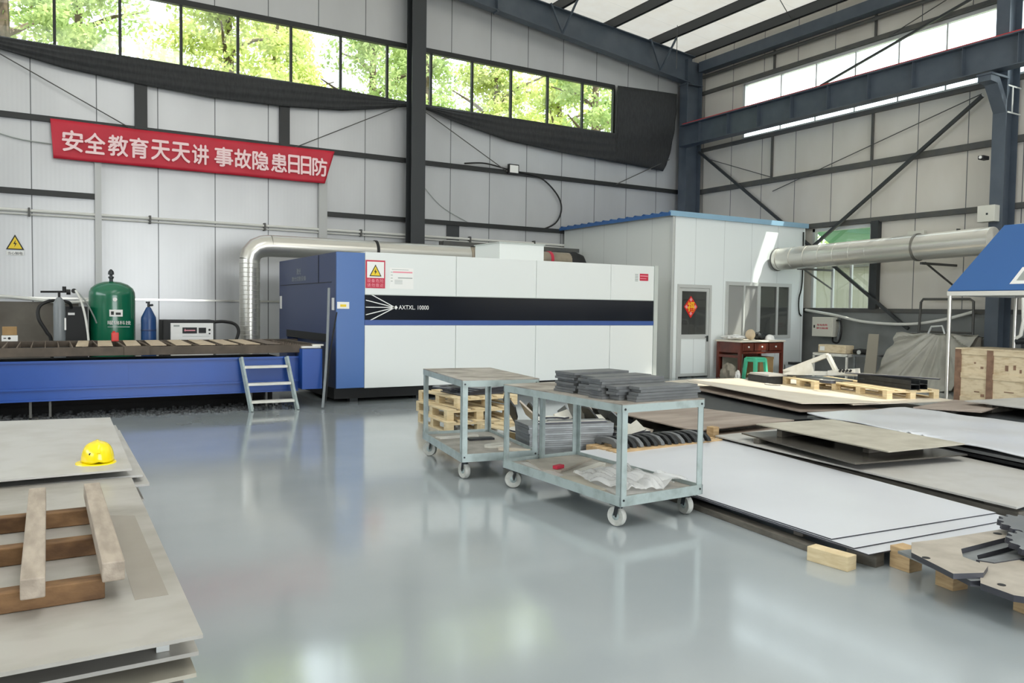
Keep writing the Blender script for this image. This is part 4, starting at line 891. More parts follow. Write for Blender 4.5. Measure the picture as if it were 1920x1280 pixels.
# white frame table with carton, and what lies beside it
wt = thing('frame_table', 'small white steel frame table by the grey plinth', 'table', (16.3, 11.9, 0))
m = MB(); m.box(15.78, 16.5, 11.5, 12.4, .62, .65); m.build('top', 'board_grey', wt); m = MB(); m.box(15.76, 15.80, 11.48, 12.42, .58, .64); m.box(16.48, 16.52, 11.48, 12.42, .58, .64); m.box(15.78, 16.5, 11.48, 11.52, .58, .64); m.box(15.78, 16.5, 12.38, 12.42, .58, .64); m.build('frame', 'part_white', wt)
for x in (15.78, 16.5):
    for y in (11.5, 12.4): MB().box(x-.02, x+.02, y-.02, y+.02, 0, .6).build('leg', 'part_white', wt)
cx = thing('carton', 'long pale carton lying on the white frame table', 'box', (16.0, 11.95, .65))
MB().box(15.80, 16.1, 11.55, 12.30, .652, .84).build('body', 'crate_panel', cx, bevel=.012); MB().box(15.795, 15.80, 12.12, 12.25, .70, .80).build('carton_label', 'white', cx)
gr = thing('angle_grinder', 'black power tool lying right of the pale carton', 'power tool', (16.3, 11.2, .62))
MB().tube([(16.0, 11.48, .71), (16.0, 11.3, .72), (16.0, 11.05, .71)], [.05, .07, .06], 14).build('body', 'rubber', gr, smooth=True); MB().lathe([(.05, -.01), (.05, .01)], (15.93, 11.3, .70), 14, 'x').build('disc_guard', 'alu', gr)
t2 = thing('work_stand', 'grey metal stand under the black power tool', 'stand', (16.3, 11.2, 0))
MB().box(15.85, 16.5, 10.98, 11.42, .60, .64).build('top', 'plate_dark', t2)
for x in (15.9, 16.45):
    for y in (11.02, 11.38): MB().box(x-.02, x+.02, y-.02, y+.02, 0, .6).build('leg', 'part_grey', t2)
# tarpaulin covered boards and a handrail frame
tp = thing('covered_boards', 'boards leaning at the plinth under a creased grey tarpaulin', 'covered stack', (16, 9.9, 0))
MB().prism_xz([(16.1, 0), (16.9, 0), (17.0, 1.12), (16.85, 1.12)], 9.14, 10.72).build('board_stack', 'board_grey', tp)
def tfn(u, v):
    y = 10.92-1.79*u-.04*v+(.05*v*(1-u)); ang = math.atan2(y-9.95, 1.14*v+.12); rr = math.hypot(y-9.95, 1.14*v)
    fold = .06*math.sin(ang*17)*min(1, rr*1.6)+.03*math.sin(ang*31+2)*min(1, rr*1.2)
    cr = .05*abs(math.sin((u-.35)*9*(1+v)))*v
    return (16.78-.95*v**1.1-.03+fold-cr, y, 1.16+.02*math.sin(u*20)-1.14*v)
MB().grid(tfn, 160, 36).build('tarpaulin', 'tarp', tp, smooth=True, solid=.006)
MB().grid(lambda u, v: (16.78+.3*v, 10.92-1.79*u, 1.16-.06*v), 20, 2).build('tarpaulin_top', 'tarp', tp, solid=.006)
tag(MB().prism_yz([(10.96, .0), (10.66, .0), (10.60, 1.14), (10.84, 1.14)], 15.60, 15.62).build('leaning_board', 'board_grey'), 'grey board leaning at the left end of the tarpaulin', 'board')
ht = thing('carry_handle', 'pale bent tube handle on top of the tarpaulin', 'handle', (16.7, 9.95, 1.2))
MB().tube([(16.7, 10.15, 1.165), (16.7, 10.08, 1.32), (16.7, 9.84, 1.34), (16.7, 9.78, 1.17)], .022, 8).build('tube', 'alu', ht, smooth=True)
hr = thing('handrail_frame', 'dark tube frame standing behind the tarpaulin by the plinth', 'frame', (17.2, 10, 0))
MB().tube([(17.12, 10.68, 0), (17.12, 10.60, 1.86), (17.12, 10.55, 1.93), (17.12, 9.5, 1.93), (17.12, 9.42, 1.88), (17.12, 9.40, 0)], .028, 8).build('tube', 'girt', hr, smooth=True); MB().tube([(17.12, 10.64, 1.2), (17.12, 9.4, 1.2)], .02, 8).build('cross_tube', 'girt', hr)

# blue fume hood on legs, with the crate in front
hd = thing('fume_hood', 'blue sloping fume hood on pale legs at the right edge', 'hood', (15.4, 7, 0))
X0, X1, Y0, Y1, Z0, Z1 = 14.4, 16.7, 4.6, 8.4, 2.03, 3.26
vs = [(X0,Y0,Z0),(X1,Y0,Z0),(X1,Y1,Z0),(X0,Y1,Z0),(15.35,5.1,Z1),(15.75,5.1,Z1),(15.75,7.93,Z1),(15.35,7.93,Z1)]
MB().add(vs, [(4,5,6,7),(0,1,5,4),(1,2,6,5),(2,3,7,6),(3,0,4,7)]).build('canopy', 'hood', hd, solid=.02)
m = MB(); m.box(X0-.02, X0+.03, Y0, Y1, Z0-.09, Z0-.01); m.box(X0, X1, Y1-.03, Y1+.02, Z0-.09, Z0-.01); m.box(X1-.03, X1+.02, Y0, Y1, Z0-.09, Z0-.01); m.build('lower_rail', 'pipe_white', hd)
for x, y in ((X0, Y1), (X1, Y1), (X0, Y0), (X1, Y0)): MB().tube([(x+.02, y-.03, 0), (x+.02, y-.03, Z0-.02)], .035, 10).build('leg', 'galv', hd, smooth=True)
MB().tube([(X0+.02, 7.1, 1.90), (X0+.02, 7.08, 1.5), (X0+.03, 7.12, 1.25), (X0+.05, 7.2, 1.2)], .03, 10).build('grip_tube', 'pipe_white', hd, smooth=True)
def hoodpt(y, z):  # point on the front slope
    k = (z-Z0)/(Z1-Z0); return (X0+k*(15.35-X0)-.016, y, z)
sg = MB(); q = [hoodpt(7.36, 2.14), hoodpt(6.6, 2.14), hoodpt(6.6, 2.44), hoodpt(7.27, 2.44)]
sg.add(q+[(a+.008, b, c) for a, b, c in q], [(3,2,1,0),(4,5,6,7),(0,1,5,4),(1,2,6,5),(2,3,7,6),(3,0,4,7)]); sgo = sg.build('sign_plate', 'white', hd)
m = MB(); q = [hoodpt(7.27, 2.20), hoodpt(6.7, 2.20), hoodpt(6.7, 2.38), hoodpt(7.22, 2.38)]; m.add([(a-.003, b, c) for a, b, c in q], [(3,2,1,0)]); m.build('sign_picture', 'grey_print', sgo)
MB().tube([(15.95, 7.7, 3.05), (15.7, 7.4, 3.1)], .22, 20).build('duct_collar', 'galv', hd, smooth=True)
vs_ = thing('bench_vise', 'dark machine vise on a stand behind the crate under the hood', 'vise', (15.6, 7.6, 0))
m = MB(); m.box(15.55, 16.05, 7.2, 7.8, 0, .92); m.build('stand', 'steel_black', vs_); m = MB(); m.box(15.62, 15.98, 7.25, 7.7, .92, 1.06); m.tube([(15.75, 7.85, 1.1), (15.75, 7.2, 1.16)], .06, 10); m.build('body', 'steel_black', vs_, bevel=.01); MB().tube([(15.7, 7.3, 1.1), (15.7, 7.26, 1.28)], .02, 8).build('lever', 'alu', vs_)
cr = thing('wooden_crate', 'large pale plywood crate with brown battens under the blue hood', 'crate', (14.9, 7.5, 0))
CX = 14.46
MB().box(CX+.02, CX+1.0, 6.55, 8.24, .02, .96).build('panel', 'crate_panel', cr)
for y in (8.20, 7.63, 6.95, 6.6): MB().box(CX-.005, CX+.02, y-.055, y+.055, 0, .97).build('batten', 'crate_batten', cr)
for z in (.49,): MB().box(CX-.0, CX+.02, 6.6, 8.2, z-.05, z+.05).build('batten', 'crate_panel', cr)
for z in (.05, .92): MB().box(CX+.0, CX+.02, 6.55, 8.24, z-.05, z+.05).build('batten', 'crate_panel', cr)
m = MB(); m.box(CX+.017, CX+.0195, 7.75, 7.80, .62, .66)
for y, z, a, b in ((7.35, .66, .05, .10), (7.22, .68, .04, .08), (7.12, .62, .03, .06), (7.85, .2, .09, .02), (7.9, .72, .03, .03), (7.3, .24, .16, .015), (7.75, .14, .06, .05)): m.box(CX+.012, CX+.0195, y-a/2, y+a/2, z-b/2, z+b/2)
m.build('stencil_marks', 'crate_batten', cr)
MB().box(CX-.01, CX+1.0, 6.54, 8.25, .96, .985).build('lid', 'crate_panel', cr)

# ================================================================== plate stacks
def plate(label, q, z, th, mm, group=None, name='steel_plate', cat='steel plate', bow=0.0):
    return tag(MB(1).quad_slab(q, z, th).build(name, [mm, 'edge_dark'] if mm == 'plate_white' else mm), label, cat, group)
def rect(x0, x1, y0, y1, rz=0.0, c=None):
    cx, cy = c or ((x0+x1)/2, (y0+y1)/2); co, si = math.cos(rz), math.sin(rz)
    return [(cx+co*(a-cx)-si*(b-cy), cy+si*(a-cx)+co*(b-cy)) for a, b in ((x0,y0),(x1,y0),(x1,y1),(x0,y1))]
def timber(label, a, b, w_, h, z, mm='wood_old', name='timber_bearer', cat='timber', group=None):
    m = MB(); m.bar((a[0], a[1], z+h/2), (b[0], b[1], z+h/2), w_, h)
    return tag(m.build(name, mm, bevel=.004), label, cat, group)

# ---- left: near stack
q0 = [(-1.4, 2.60), (.415, 2.60), (.425, 5.20), (-1.4, 5.30)]
plate('wide grey steel plate on top of the near left stack, under the timber skid', q0, .55, .012, 'plate_grey', 'plates of the near left stack')
plate('dusty steel plate second from the top of the near left stack', rect(-1.4, .36, 2.72, 5.1), .50, .012, 'plate_grey', 'plates of the near left stack')
for i, (dx, y0, z) in enumerate(((.425, 2.75, .435), (.41, 2.70, .385), (.30, 2.85, .345), (.39, 2.82, .30))):
    plate('steel plate in the near left stack, %s' % ['third from the top, sticking out', 'fourth from the top', 'fifth from the top, pushed in', 'lowest'][i], rect(-1.4, dx, y0, 5.0+.05*i), z, .014, ['plate_grey', 'plate_beige', 'plate_dark', 'plate_grey'][i], 'plates of the near left stack')
n_ = ['nearest the camera', 'in the middle', 'at the far end']
for i, y in enumerate((3.1, 3.95, 4.8)):
    timber('dark spacer timber between the top plates of the near left stack, '+n_[i], (-1.3, y), (.30, y), .07, .038, .50, 'wood_old', group='spacers of the near left stack')
    timber('thin spacer timber below the second plate of the near left stack, '+n_[i], (-1.3, y+.1), (.33, y+.1), .06, .052, .435, 'wood_old', group='spacers of the near left stack')
    timber('thick bearer timber under the near left stack, '+n_[i], (-1.3, y+.05), (.22, y+.05), .12, .282, 0, 'wood_old', group='bearers of the near left stack')
    for z, h in ((.386, .034), (.346, .024), (.301, .029)):
        MB().box(.0, .1, y, y+.06, z, z+h)
# spacers between the lower plates
for z, h, lb in ((.386, .034, 'under the third plate'), (.346, .024, 'under the fourth plate'), (.301, .029, 'under the fifth plate')):
    for i, y in enumerate((3.2, 4.5)):
        timber('flat batten %s of the near left stack, %s' % (lb, ['near end', 'far end'][i]), (-1.2, y), (.22, y), .05, h, z, 'wood_old', group='battens of the near left stack')
tag(MB().box(.30, .34, 2.80, 2.84, .436, .465).build('chain_link', 'alu'), 'small shiny fitting at the edge of the near left stack', 'fitting')
# ---- left: far stack
plate('pale steel plate on top of the far left stack, carrying the yellow helmet', [(-1.5, 5.17), (.43, 5.21), (.46, 7.64), (-1.5, 7.95)], .60, .012, 'plate_pale', 'plates of the far left stack')
for i, (dx, y0, z) in enumerate(((.50, 5.32, .535), (.53, 5.25, .49), (.46, 5.3, .44), (.5, 5.28, .39), (.48, 5.34, .34))):
    plate('steel plate in the far left stack, %s' % ['second from the top', 'third from the top, reaching out most', 'fourth from the top', 'fifth from the top', 'lowest'][i], rect(-1.5, dx, y0, 7.6), z, .014, 'plate_pale' if i < 2 else 'plate_grey', 'plates of the far left stack')
for i, y in enumerate((5.6, 6.4, 7.2)):
    timber('bearer timber under the far left stack, '+n_[i], (-1.3, y), (.35, y), .12, .32, 0, 'wood_old', group='bearers of the far left stack')
    for k, (z, h) in enumerate(((.536, .05), (.491, .03), (.441, .034), (.391, .034), (.341, .034))):
        timber('batten in the far left stack, %s, layer %s' % (n_[i], ['under the top plate', 'under the second plate', 'under the third plate', 'under the fourth plate', 'above the lowest plate'][k]), (-1.3, y), (.18, y), .06, h, z, 'wood_old', group='battens of the far left stack')
# ---- timber skid on the near stack
MB().prism([(.255, 3.02), (.365, 3.02), (.36, 4.24), (.25, 4.30)], .5501, .5507).build('dark_patch', 'dust', bpy.data.objects['steel_plate'])  # flat darker patch on the top plate, beside the skid runner
sk = thing('timber_skid', 'weathered timber skid of crossed beams lying on the near left plate', 'pallet', (-.1, 3.7, .55))
for y in (4.20, 3.68, 3.12): MB().box(-1.3, .165, y-.035, y+.035, .551, .622).build('cross_beam', 'wood_brown', sk, bevel=.004)
for xa, xb in ((-.052, -.052), (.182, .190)):
    m = MB(); m.bar((xa, 4.44, .657), (xb, 2.98 if xa < 0 else 3.04, .657), .072, .07); m.build('runner', 'wood_grey', sk, bevel=.005)
MB().bar((-.9, 4.44, .657), (-.9, 2.98, .657), .075, .07).build('runner', 'wood_grey', sk, bevel=.005)
# ---- helmet
hm = thing('hard_hat', 'bright yellow hard hat lying on the far left plate stack', 'helmet', (.26, 5.50, .60))
vs = []; 
def hat(u, v):
    th = 2*PI*u; ph = v*PI/2; r = math.cos(ph)**.58 if v < 1 else 0.0
    k = 1+.05*math.exp(-((math.sin(th))**2)*18)*(1-v)
    return (.26+.088*r*math.cos(th)*k, 5.50+.112*r*math.sin(th), .612+.118*math.sin(ph)**.95+.010*math.exp(-(math.cos(th)*r*3)**2*2)*(1-.2*v))
MB().grid(hat, 40, 14).build('shell', 'yellow', hm, smooth=True, solid=.003)
m = MB(); m.lathe([(.09, 0), (.103, -.004), (.106, -.012), (.098, -.010), (.088, -.004)], (0, 0, 0), 36)
m.v = [(.26+x*1.0+(-.02 if x < -.06 else 0)*(1), 5.50+y*1.14, .612+z+(-.002)) for x, y, z in m.v]; m.build('brim', 'yellow', hm, smooth=True)
m = MB(); m.tube([(.26, 5.395, .672), (.26, 5.43, .712), (.26, 5.47, .731), (.26, 5.53, .731), (.26, 5.57, .712), (.26, 5.605, .672)], .012, 8); m.build('ridge', 'yellow', hm, smooth=True)
m = MB(); m.lathe([(.008, -.004), (.008, .0)], (.215, 5.415, .67), 8, 'y'); m.build('badge', 'black', hm)

# ================================================================== carts
def cart(label, c, rz, W, L, zt, zb, mid):
    t = thing('trolley', label, 'trolley', (c[0], c[1], 0), rz)
    B = lambda m, n, mm, p=t, bv=0.0, **k: m.build(n, mm, p, bevel=bv, world=False, **k)
    hw, hl = W/2, L/2; e = .055
    m = MB(); m.box(-hw, hw, -hl, hl, zt-.008, zt); B(m, 'top_sheet', 'cart_top')
    m = MB(); m.box(-hw, hw, -hl, -hl+.008, zt-.065, zt-.008); m.box(-hw, hw, hl-.008, hl, zt-.065, zt-.008); m.box(-hw, -hw+.008, -hl, hl, zt-.065, zt-.008); m.box(hw-.008, hw, -hl, hl, zt-.065, zt-.008); B(m, 'top_frame', 'cart')
    m = MB(); m.box(-hw, hw, -hl, -hl+.01, zb, zb+.075); m.box(-hw, hw, hl-.01, hl, zb, zb+.075); m.box(-hw, -hw+.01, -hl, hl, zb, zb+.075); m.box(hw-.01, hw, -hl, hl, zb, zb+.075); B(m, 'shelf_frame', 'cart')
    m = MB(); m.box(-hw+.01, hw-.01, -hl+.01, hl-.01, zb+.035, zb+.045); B(m, 'shelf', 'cart_shelf')
    legs = [(-1,-1),(1,-1),(1,1),(-1,1)]
    for sx, sy in legs:
        m = MB(); x0, y0 = sx*(hw-.004), sy*(hl-.004)
        m.box(min(x0, x0-sx*e), max(x0, x0-sx*e), min(y0, y0-sy*.007), max(y0, y0-sy*.007), zb, zt-.008); m.box(min(x0, x0-sx*.007), max(x0, x0-sx*.007), min(y0, y0-sy*e), max(y0, y0-sy*e), zb, zt-.008); B(m, 'leg', 'cart')
    if mid:
        m = MB(); m.box(-.03, .03, hl-.02, hl-.012, zb, zt-.01); m.box(-.03, -.024, hl-.06, hl-.012, zb, zt-.01); B(m, 'leg', 'cart')
    m = MB()
    for sx, sy in legs: m.lathe([(.009, -.004), (.009, .002)], (sx*(hw-.03), sy*hl, zt-.04), 8, 'y'); m.lathe([(.009, -.004), (.009, .002)], (sx*(hw-.03), sy*hl, zb+.045), 8, 'y')
    B(m, 'bolt', 'castor')
    for i, (sx, sy) in enumerate(legs):
        cx_, cy_ = sx*(hw-.07), sy*(hl-.10); an = (.25, -.1, 1.2, .9)[i]
        f = MB(); f.box(cx_-.05, cx_+.05, cy_-.05, cy_+.05, zb-.012, zb); f.lathe([(.03, zb-.035), (.03, zb-.012)], (cx_, cy_, 0), 12)
        co, si = math.cos(an), math.sin(an); r = .076
        for k in (-1, 1):
            f.bar((cx_+k*.03*co, cy_+k*.03*si, zb-.03), (cx_+k*.03*co-.015*si, cy_+k*.03*si+.015*co, r), .006, .035)
        fo = B(f, 'castor', 'castor')
        wv = MB(); wv.lathe([(r*.42, -.018), (r*.92, -.024), (r, -.014), (r, .014), (r*.92, .024), (r*.42, .018)], (0, 0, 0), 28, 'x')
        wv.v = [(cx_+x*co-(y)*si-.015*si, cy_+x*si+y*co+.015*co, r+z) for x, y, z in wv.v]
        wo_ = wv.build('wheel', 'tyre', fo, smooth=True, world=False)
        hv = MB(); hv.lathe([(.006, -.034), (.014, -.026), (r*.4, -.02), (r*.4, .02), (.014, .026), (.006, .034)], (0, 0, 0), 20, 'x')
        hv.v = [(cx_+x*co-y*si-.015*si, cy_+x*si+y*co+.015*co, r+z) for x, y, z in hv.v]
        hv.build('hub', 'cart', fo, smooth=True, world=False)
    return t
c2 = cart('grey steel trolley in front, loaded with stacked steel strips', (3.94, 5.232), .028, .831, 1.624, .921, .172, True)
c1 = cart('grey steel trolley behind, with an empty stained top', (3.756, 7.003), -.164, .771, 1.388, .935, .173, False)

def strips(stack, c, L, W, n, th, z0, rz, mm='plate_dark', step=0.0, grp=None):
    for i in range(n):
        j = n-1-i; dx, dy = random.uniform(-.018, .018), random.uniform(-.010, .010)
        m = MB(); m.obox((c[0]+dx+step*i, c[1]+dy, z0+i*th), L+random.uniform(-.03, .03), W+random.uniform(-.012, .012), th*.93, rz+random.uniform(-.01, .01))
        tag(m.build('steel_strip', mm if random.random() < .7 else 'plate_edge'), 'steel strip, %s in %s' % (ORD[j] if j < len(ORD) else 'lowest', stack), 'steel strip', grp)
Z = .922
strips('the tallest stack on the front trolley', (3.92, 5.27), .58, .26, 8, .021, Z, .05, grp='steel strips on the front trolley')
strips('the second tallest stack on the front trolley', (3.95, 5.0), .62, .19, 7, .022, Z, .05, grp='steel strips on the front trolley')
strips('the middle stack on the front trolley', (3.92, 4.81), .66, .155, 7, .0215, Z, .05, grp='steel strips on the front trolley')
strips('the low middle stack on the front trolley', (3.98, 4.655), .66, .12, 5, .021, Z, .05, grp='steel strips on the front trolley')
strips('the nearest stack on the front trolley', (4.04, 4.525), .62, .11, 5, .022, Z, .03, 'plate_dark', .004, grp='steel strips on the front trolley')
# lower shelf of the front trolley
zs = .172+.046
def sheet_on(label, q, z, th, mm, name='sheet_offcut', cat='steel offcut', grp='offcuts on the front trolley shelf'): return tag(MB().quad_slab(q, z+th, th).build(name, mm), label, cat, grp)
sheet_on('tan offcut plate at the far end of the front trolley shelf', [(3.60, 5.52), (3.72, 5.42), (4.28, 5.75), (4.15, 5.94), (3.7, 5.95)], zs, .018, 'part_tan')
sheet_on('pale offcut strip at the far left edge of the front trolley shelf', [(3.57, 5.3), (3.66, 5.3), (3.72, 5.9), (3.6, 5.9)], zs, .01, 'plate_pale')
sheet_on('long tan offcut plate along the left edge of the front trolley shelf', [(3.57, 4.75), (3.70, 4.7), (3.78, 5.2), (3.6, 5.27)], zs, .01, 'plate_beige')
sheet_on('white offcut strip crossing the front trolley shelf', [(3.82, 5.28), (4.25, 5.50), (4.23, 5.56), (3.80, 5.36)], zs+.0, .02, 'part_white')
sheet_on('pale offcut plate under the plastic film on the front trolley shelf', [(3.62, 4.5), (4.2, 4.5), (4.25, 5.1), (3.72, 5.1)], zs, .012, 'plate_pale')
rd = tag(MB().obox((3.745, 5.50, zs+.019), .10, .05, .03, .3).build('red_box', 'sign_red', bevel=.004), 'small red box on the front trolley shelf', 'box')
def film(u, v):
    x = 3.68+.54*u; y = 4.52+.70*v
    k = math.sin(u*9+v*4)*math.sin(v*11-u*5)
    h = .10*math.sin(PI*u)**.6*math.sin(PI*v)**.6*(.55+.45*abs(math.sin(u*7.3+v*2.1)*math.cos(v*6.7-u*3)))+.028*abs(k)+.012*abs(math.sin(23*u+9*v))
    return (x+.03*math.sin(v*9)+.05*(v-.5)*math.sin(3*u), y+.04*math.sin(u*8), zs+.016+h)
tag(MB().grid(film, 56, 64).build('plastic_film', 'film'), 'crumpled clear plastic film heaped on the front trolley shelf', 'plastic film')
def film2(u, v):
    x = 4.02+.26*u; y = 4.49+.26*v
    return (x+.02*math.sin(v*7), y, zs+.02+.07*math.sin(PI*u)*(.5+.5*abs(math.sin(5*v+4*u)))+.05*u*u)
tag(MB().grid(film2, 24, 24).build('plastic_film', 'film'), 'small fold of clear plastic film at the right corner of the front trolley shelf', 'plastic film')
# lower shelf of the rear trolley
zs1 = .173+.046
sheet_on('bright offcut strip at the far side of the rear trolley shelf', [(3.5, 7.45), (3.52, 7.38), (3.95, 7.32), (3.97, 7.38)], zs1, .02, 'part_white', grp='offcuts on the rear trolley shelf')
sheet_on('black offcut strip beside the bright one on the rear trolley shelf', [(3.75, 7.15), (4.02, 7.1), (4.04, 7.2), (3.77, 7.26)], zs1, .02, 'plate_black', grp='offcuts on the rear trolley shelf')
sheet_on('pale diagonal offcut strip on the rear trolley shelf', [(3.75, 6.55), (3.98, 6.32), (4.02, 6.4), (3.8, 6.64)], zs1, .016, 'plate_cream', grp='offcuts on the rear trolley shelf')
ov = MB(); n = 28
for a, b in ((.16, .09),):
    out = [(3.85+a*math.cos(2*PI*k/n)*.9, 6.74+b*math.sin(2*PI*k/n)) for k in range(n)]; inn = [(3.85+a*.62*math.cos(2*PI*k/n)*.9, 6.74+b*.5*math.sin(2*PI*k/n)) for k in range(n)]
    vsx = [(x, y, zs1) for x, y in out]+[(x, y, zs1) for x, y in inn]+[(x, y, zs1+.022) for x, y in out]+[(x, y, zs1+.022) for x, y in inn]
    fsx = []
    for k in range(n):
        k2 = (k+1) % n; fsx += [(k, k2, 2*n+k2, 2*n+k), (n+k2, n+k, 3*n+k, 3*n+k2), (2*n+k, 2*n+k2, 3*n+k2, 3*n+k), (k2, k, n+k, n+k2)]
    ov.add(vsx, fsx)
tag(ov.build('cut_ring', 'part_white'), 'white oval cut ring on the rear trolley shelf', 'steel part')

# ================================================================== pallets
def pallet(label, c, rz, W, L, z, mm='wood', grp=None, proto=[None, {}]):
    key = (round(W, 2), round(L, 2), mm)
    if key in proto[1]:
        t = copy_tree(proto[1][key]); t.location = (c[0], c[1], z); t.rotation_euler = (0, 0, rz); t['label'] = label
        if grp: t['group'] = grp
        return t
    t = thing('pallet', label, 'pallet', (c[0], c[1], z), rz, grp)
    nb = 5; bw = W/nb*.72
    for i in range(nb):
        x = -W/2+bw/2+(W-bw)*i/(nb-1); MB().box(x-bw/2, x+bw/2, -L/2, L/2, .118, .14).build('deck_board', mm, t, bevel=.003, world=False)
    for y in (-L/2+.05, 0, L/2-.05):
        MB().box(-W/2, W/2, y-.05, y+.05, .098, .118).build('stringer', mm, t, world=False)
        for x in (-W/2+.05, 0, W/2-.05): MB().box(x-.05, x+.05, y-.05, y+.05, .02, .098).build('block', mm, t, bevel=.003, world=False)
    for x in (-W/2+.05, 0, W/2-.05): MB().box(x-.05, x+.05, -L/2, L/2, 0, .02).build('bottom_board', mm, t, world=False)
    proto[1][key] = t
    return t
pallet('pale wood pallet at the bottom of the pile behind the rear trolley', (4.86, 9.42), -.08, .95, 1.1, 0, 'wood_pale', 'pallets piled behind the rear trolley')
pallet('pale wood pallet second in the pile behind the rear trolley', (4.90, 9.55), -.05, .95, 1.1, .141, 'wood_pale', 'pallets piled behind the rear trolley')
pallet('pale wood pallet on top of the pile behind the rear trolley', (5.02, 9.66), .06, .95, 1.1, .282, 'wood_pale', 'pallets piled behind the rear trolley')
pallet('pale wood pallet lying flat between the trolleys and the pallet pile', (5.2, 8.12), .1, .95, 1.1, 0, 'wood_pale', 'pallets behind the trolleys')
def arc_poly(cx, cy, r0, r1, a0, a1, n=16):
    out = [(cx+r1*math.cos(a0+(a1-a0)*k/n), cy+r1*math.sin(a0+(a1-a0)*k/n)) for k in range(n+1)]
    return out+[(cx+r0*math.cos(a1+(a0-a1)*k/n), cy+r0*math.sin(a1+(a0-a1)*k/n)) for k in range(n+1)]
def part(label, poly, z, th, mm, grp=None, tilt=None, name='cut_part', cat='steel part'):
    m = MB(1); m.prism(poly, z, z+th)
    if tilt:
        (px_, py_), ax, ang = tilt; R_ = Matrix.Rotation(ang, 3, ax); P0 = Vector((px_, py_, z))
        m.v = [tuple(R_@(Vector(p)-P0)+P0) for p in m.v]
    return tag(m.build(name, [mm, 'edge_dark']), label, cat, grp)
GP = 'cut steel parts on the pallet pile'
for i in range(5):
    part('dark cut plate lying on the pallet pile behind the rear trolley, %s' % ORD[4-i], rect(4.7+.04*i, 5.4+.02*i, 9.3, 9.85, .1*i), .424+.018*i, .016, ['plate_dark', 'plate_black', 'plate_edge', 'plate_dark', 'plate_edge'][i], GP)
part('dark curved cut part leaning at the left of the pallet pile', arc_poly(4.75, 9.3, .16, .26, 0, 2.6), .44, .02, 'plate_black', GP, ((4.75, 9.3), 'X', .35))
part('dark ring segment on the left edge of the pallet pile', arc_poly(4.6, 9.5, .08, .17, .5, 5), .516, .02, 'plate_dark', GP)
GP = 'cut steel parts behind the trolleys'
part('pale hook-shaped cut part lying on the flat pallet behind the trolleys', arc_poly(4.95, 7.9, .14, .25, .2, 4.0), .142, .02, 'part_white', GP)
part('grey hook-shaped cut part across the flat pallet behind the trolleys', arc_poly(5.3, 8.1, .16, .28, 2.0, 5.5), .142, .02, 'part_grey', GP)
# piles of scrap between the flat pallet and the curved brackets
def shard(label, c, s, mm, grp, ang, tlt, ax='X', th=.02):
    pts = []; n = random.randint(4, 6)
    for k in range(n):
        a = 2*PI*k/n+random.uniform(-.2, .2); r = s*random.uniform(.6, 1.1); pts.append((c[0]+r*math.cos(a+ang), c[1]+.6*r*math.sin(a+ang)))
    m = MB(); m.prism(pts, c[2], c[2]+th); R_ = Matrix.Rotation(tlt, 3, ax); P0 = Vector(c)
    V = [R_@(Vector(p)-P0)+P0 for p in m.v]; lo = min(p.z for p in V); m.v = [(p.x, p.y, p.z-lo+c[2]) for p in V]
    return tag(m.build('scrap_piece', mm), label, 'scrap', grp)
lay = [((4.95, 8.35, .142), .22, 'plate_black', 1.1), ((5.15, 8.25, .142), .20, 'part_tan', .9), ((5.35, 8.45, .142), .26, 'plate_black', 1.0), ((5.62, 8.2, .142), .2, 'part_white', 1.2), ((5.8, 7.75, .0), .36, 'plate_black', 1.0), ((6.0, 8.1, .0), .34, 'part_tan', 1.1), ((6.15, 7.7, .0), .34, 'plate_dark', .8),
       ((6.35, 8.2, 0), .34, 'plate_black', .9), ((5.9, 8.5, 0), .32, 'part_grey', 1.15), ((6.3, 7.55, 0), .26, 'part_tan', .6), ((5.75, 8.05, 0), .3, 'plate_edge', 1.2), ((6.1, 8.6, 0), .34, 'plate_black', .7)]
w_ = ['black jagged scrap at the left of the heap', 'tan scrap piece second from the left of the heap', 'tall black scrap in the left middle of the heap', 'small white scrap in the middle of the heap', 'large black scrap nearest the trolley in the heap', 'tan curved scrap in the right middle of the heap', 'dark flat scrap at the front right of the heap',
      'black scrap at the right back of the heap', 'grey scrap at the back of the heap', 'tan scrap at the right front of the heap', 'grey-edged scrap standing in the middle of the heap', 'black scrap at the far back of the heap']
for (c, s, mm, tl), lb in zip(lay, w_): shard(lb+', behind the trolleys', c, s, mm, 'scrap heap behind the trolleys', c[0]*3, tl, 'X' if c[0] % .2 < .1 else 'Y')
wpt = part('bright white pointed cut piece sticking up in the scrap heap', [(6.0, 7.0), (6.1, 7.25), (5.75, 7.5)], .2, .012, 'part_white', None, ((6.0, 7.1), 'Y', -.9))
for i in range(3): part('long dark strip lying behind the scrap, %s' % ['front', 'middle', 'back'][i], rect(6.0+.1*i, 6.3+.1*i, 7.2+.05*i, 8.8, -.25), .02+.04*i, .03, ['plate_black', 'plate_edge', 'part_white'][i], 'long strips behind the scrap')
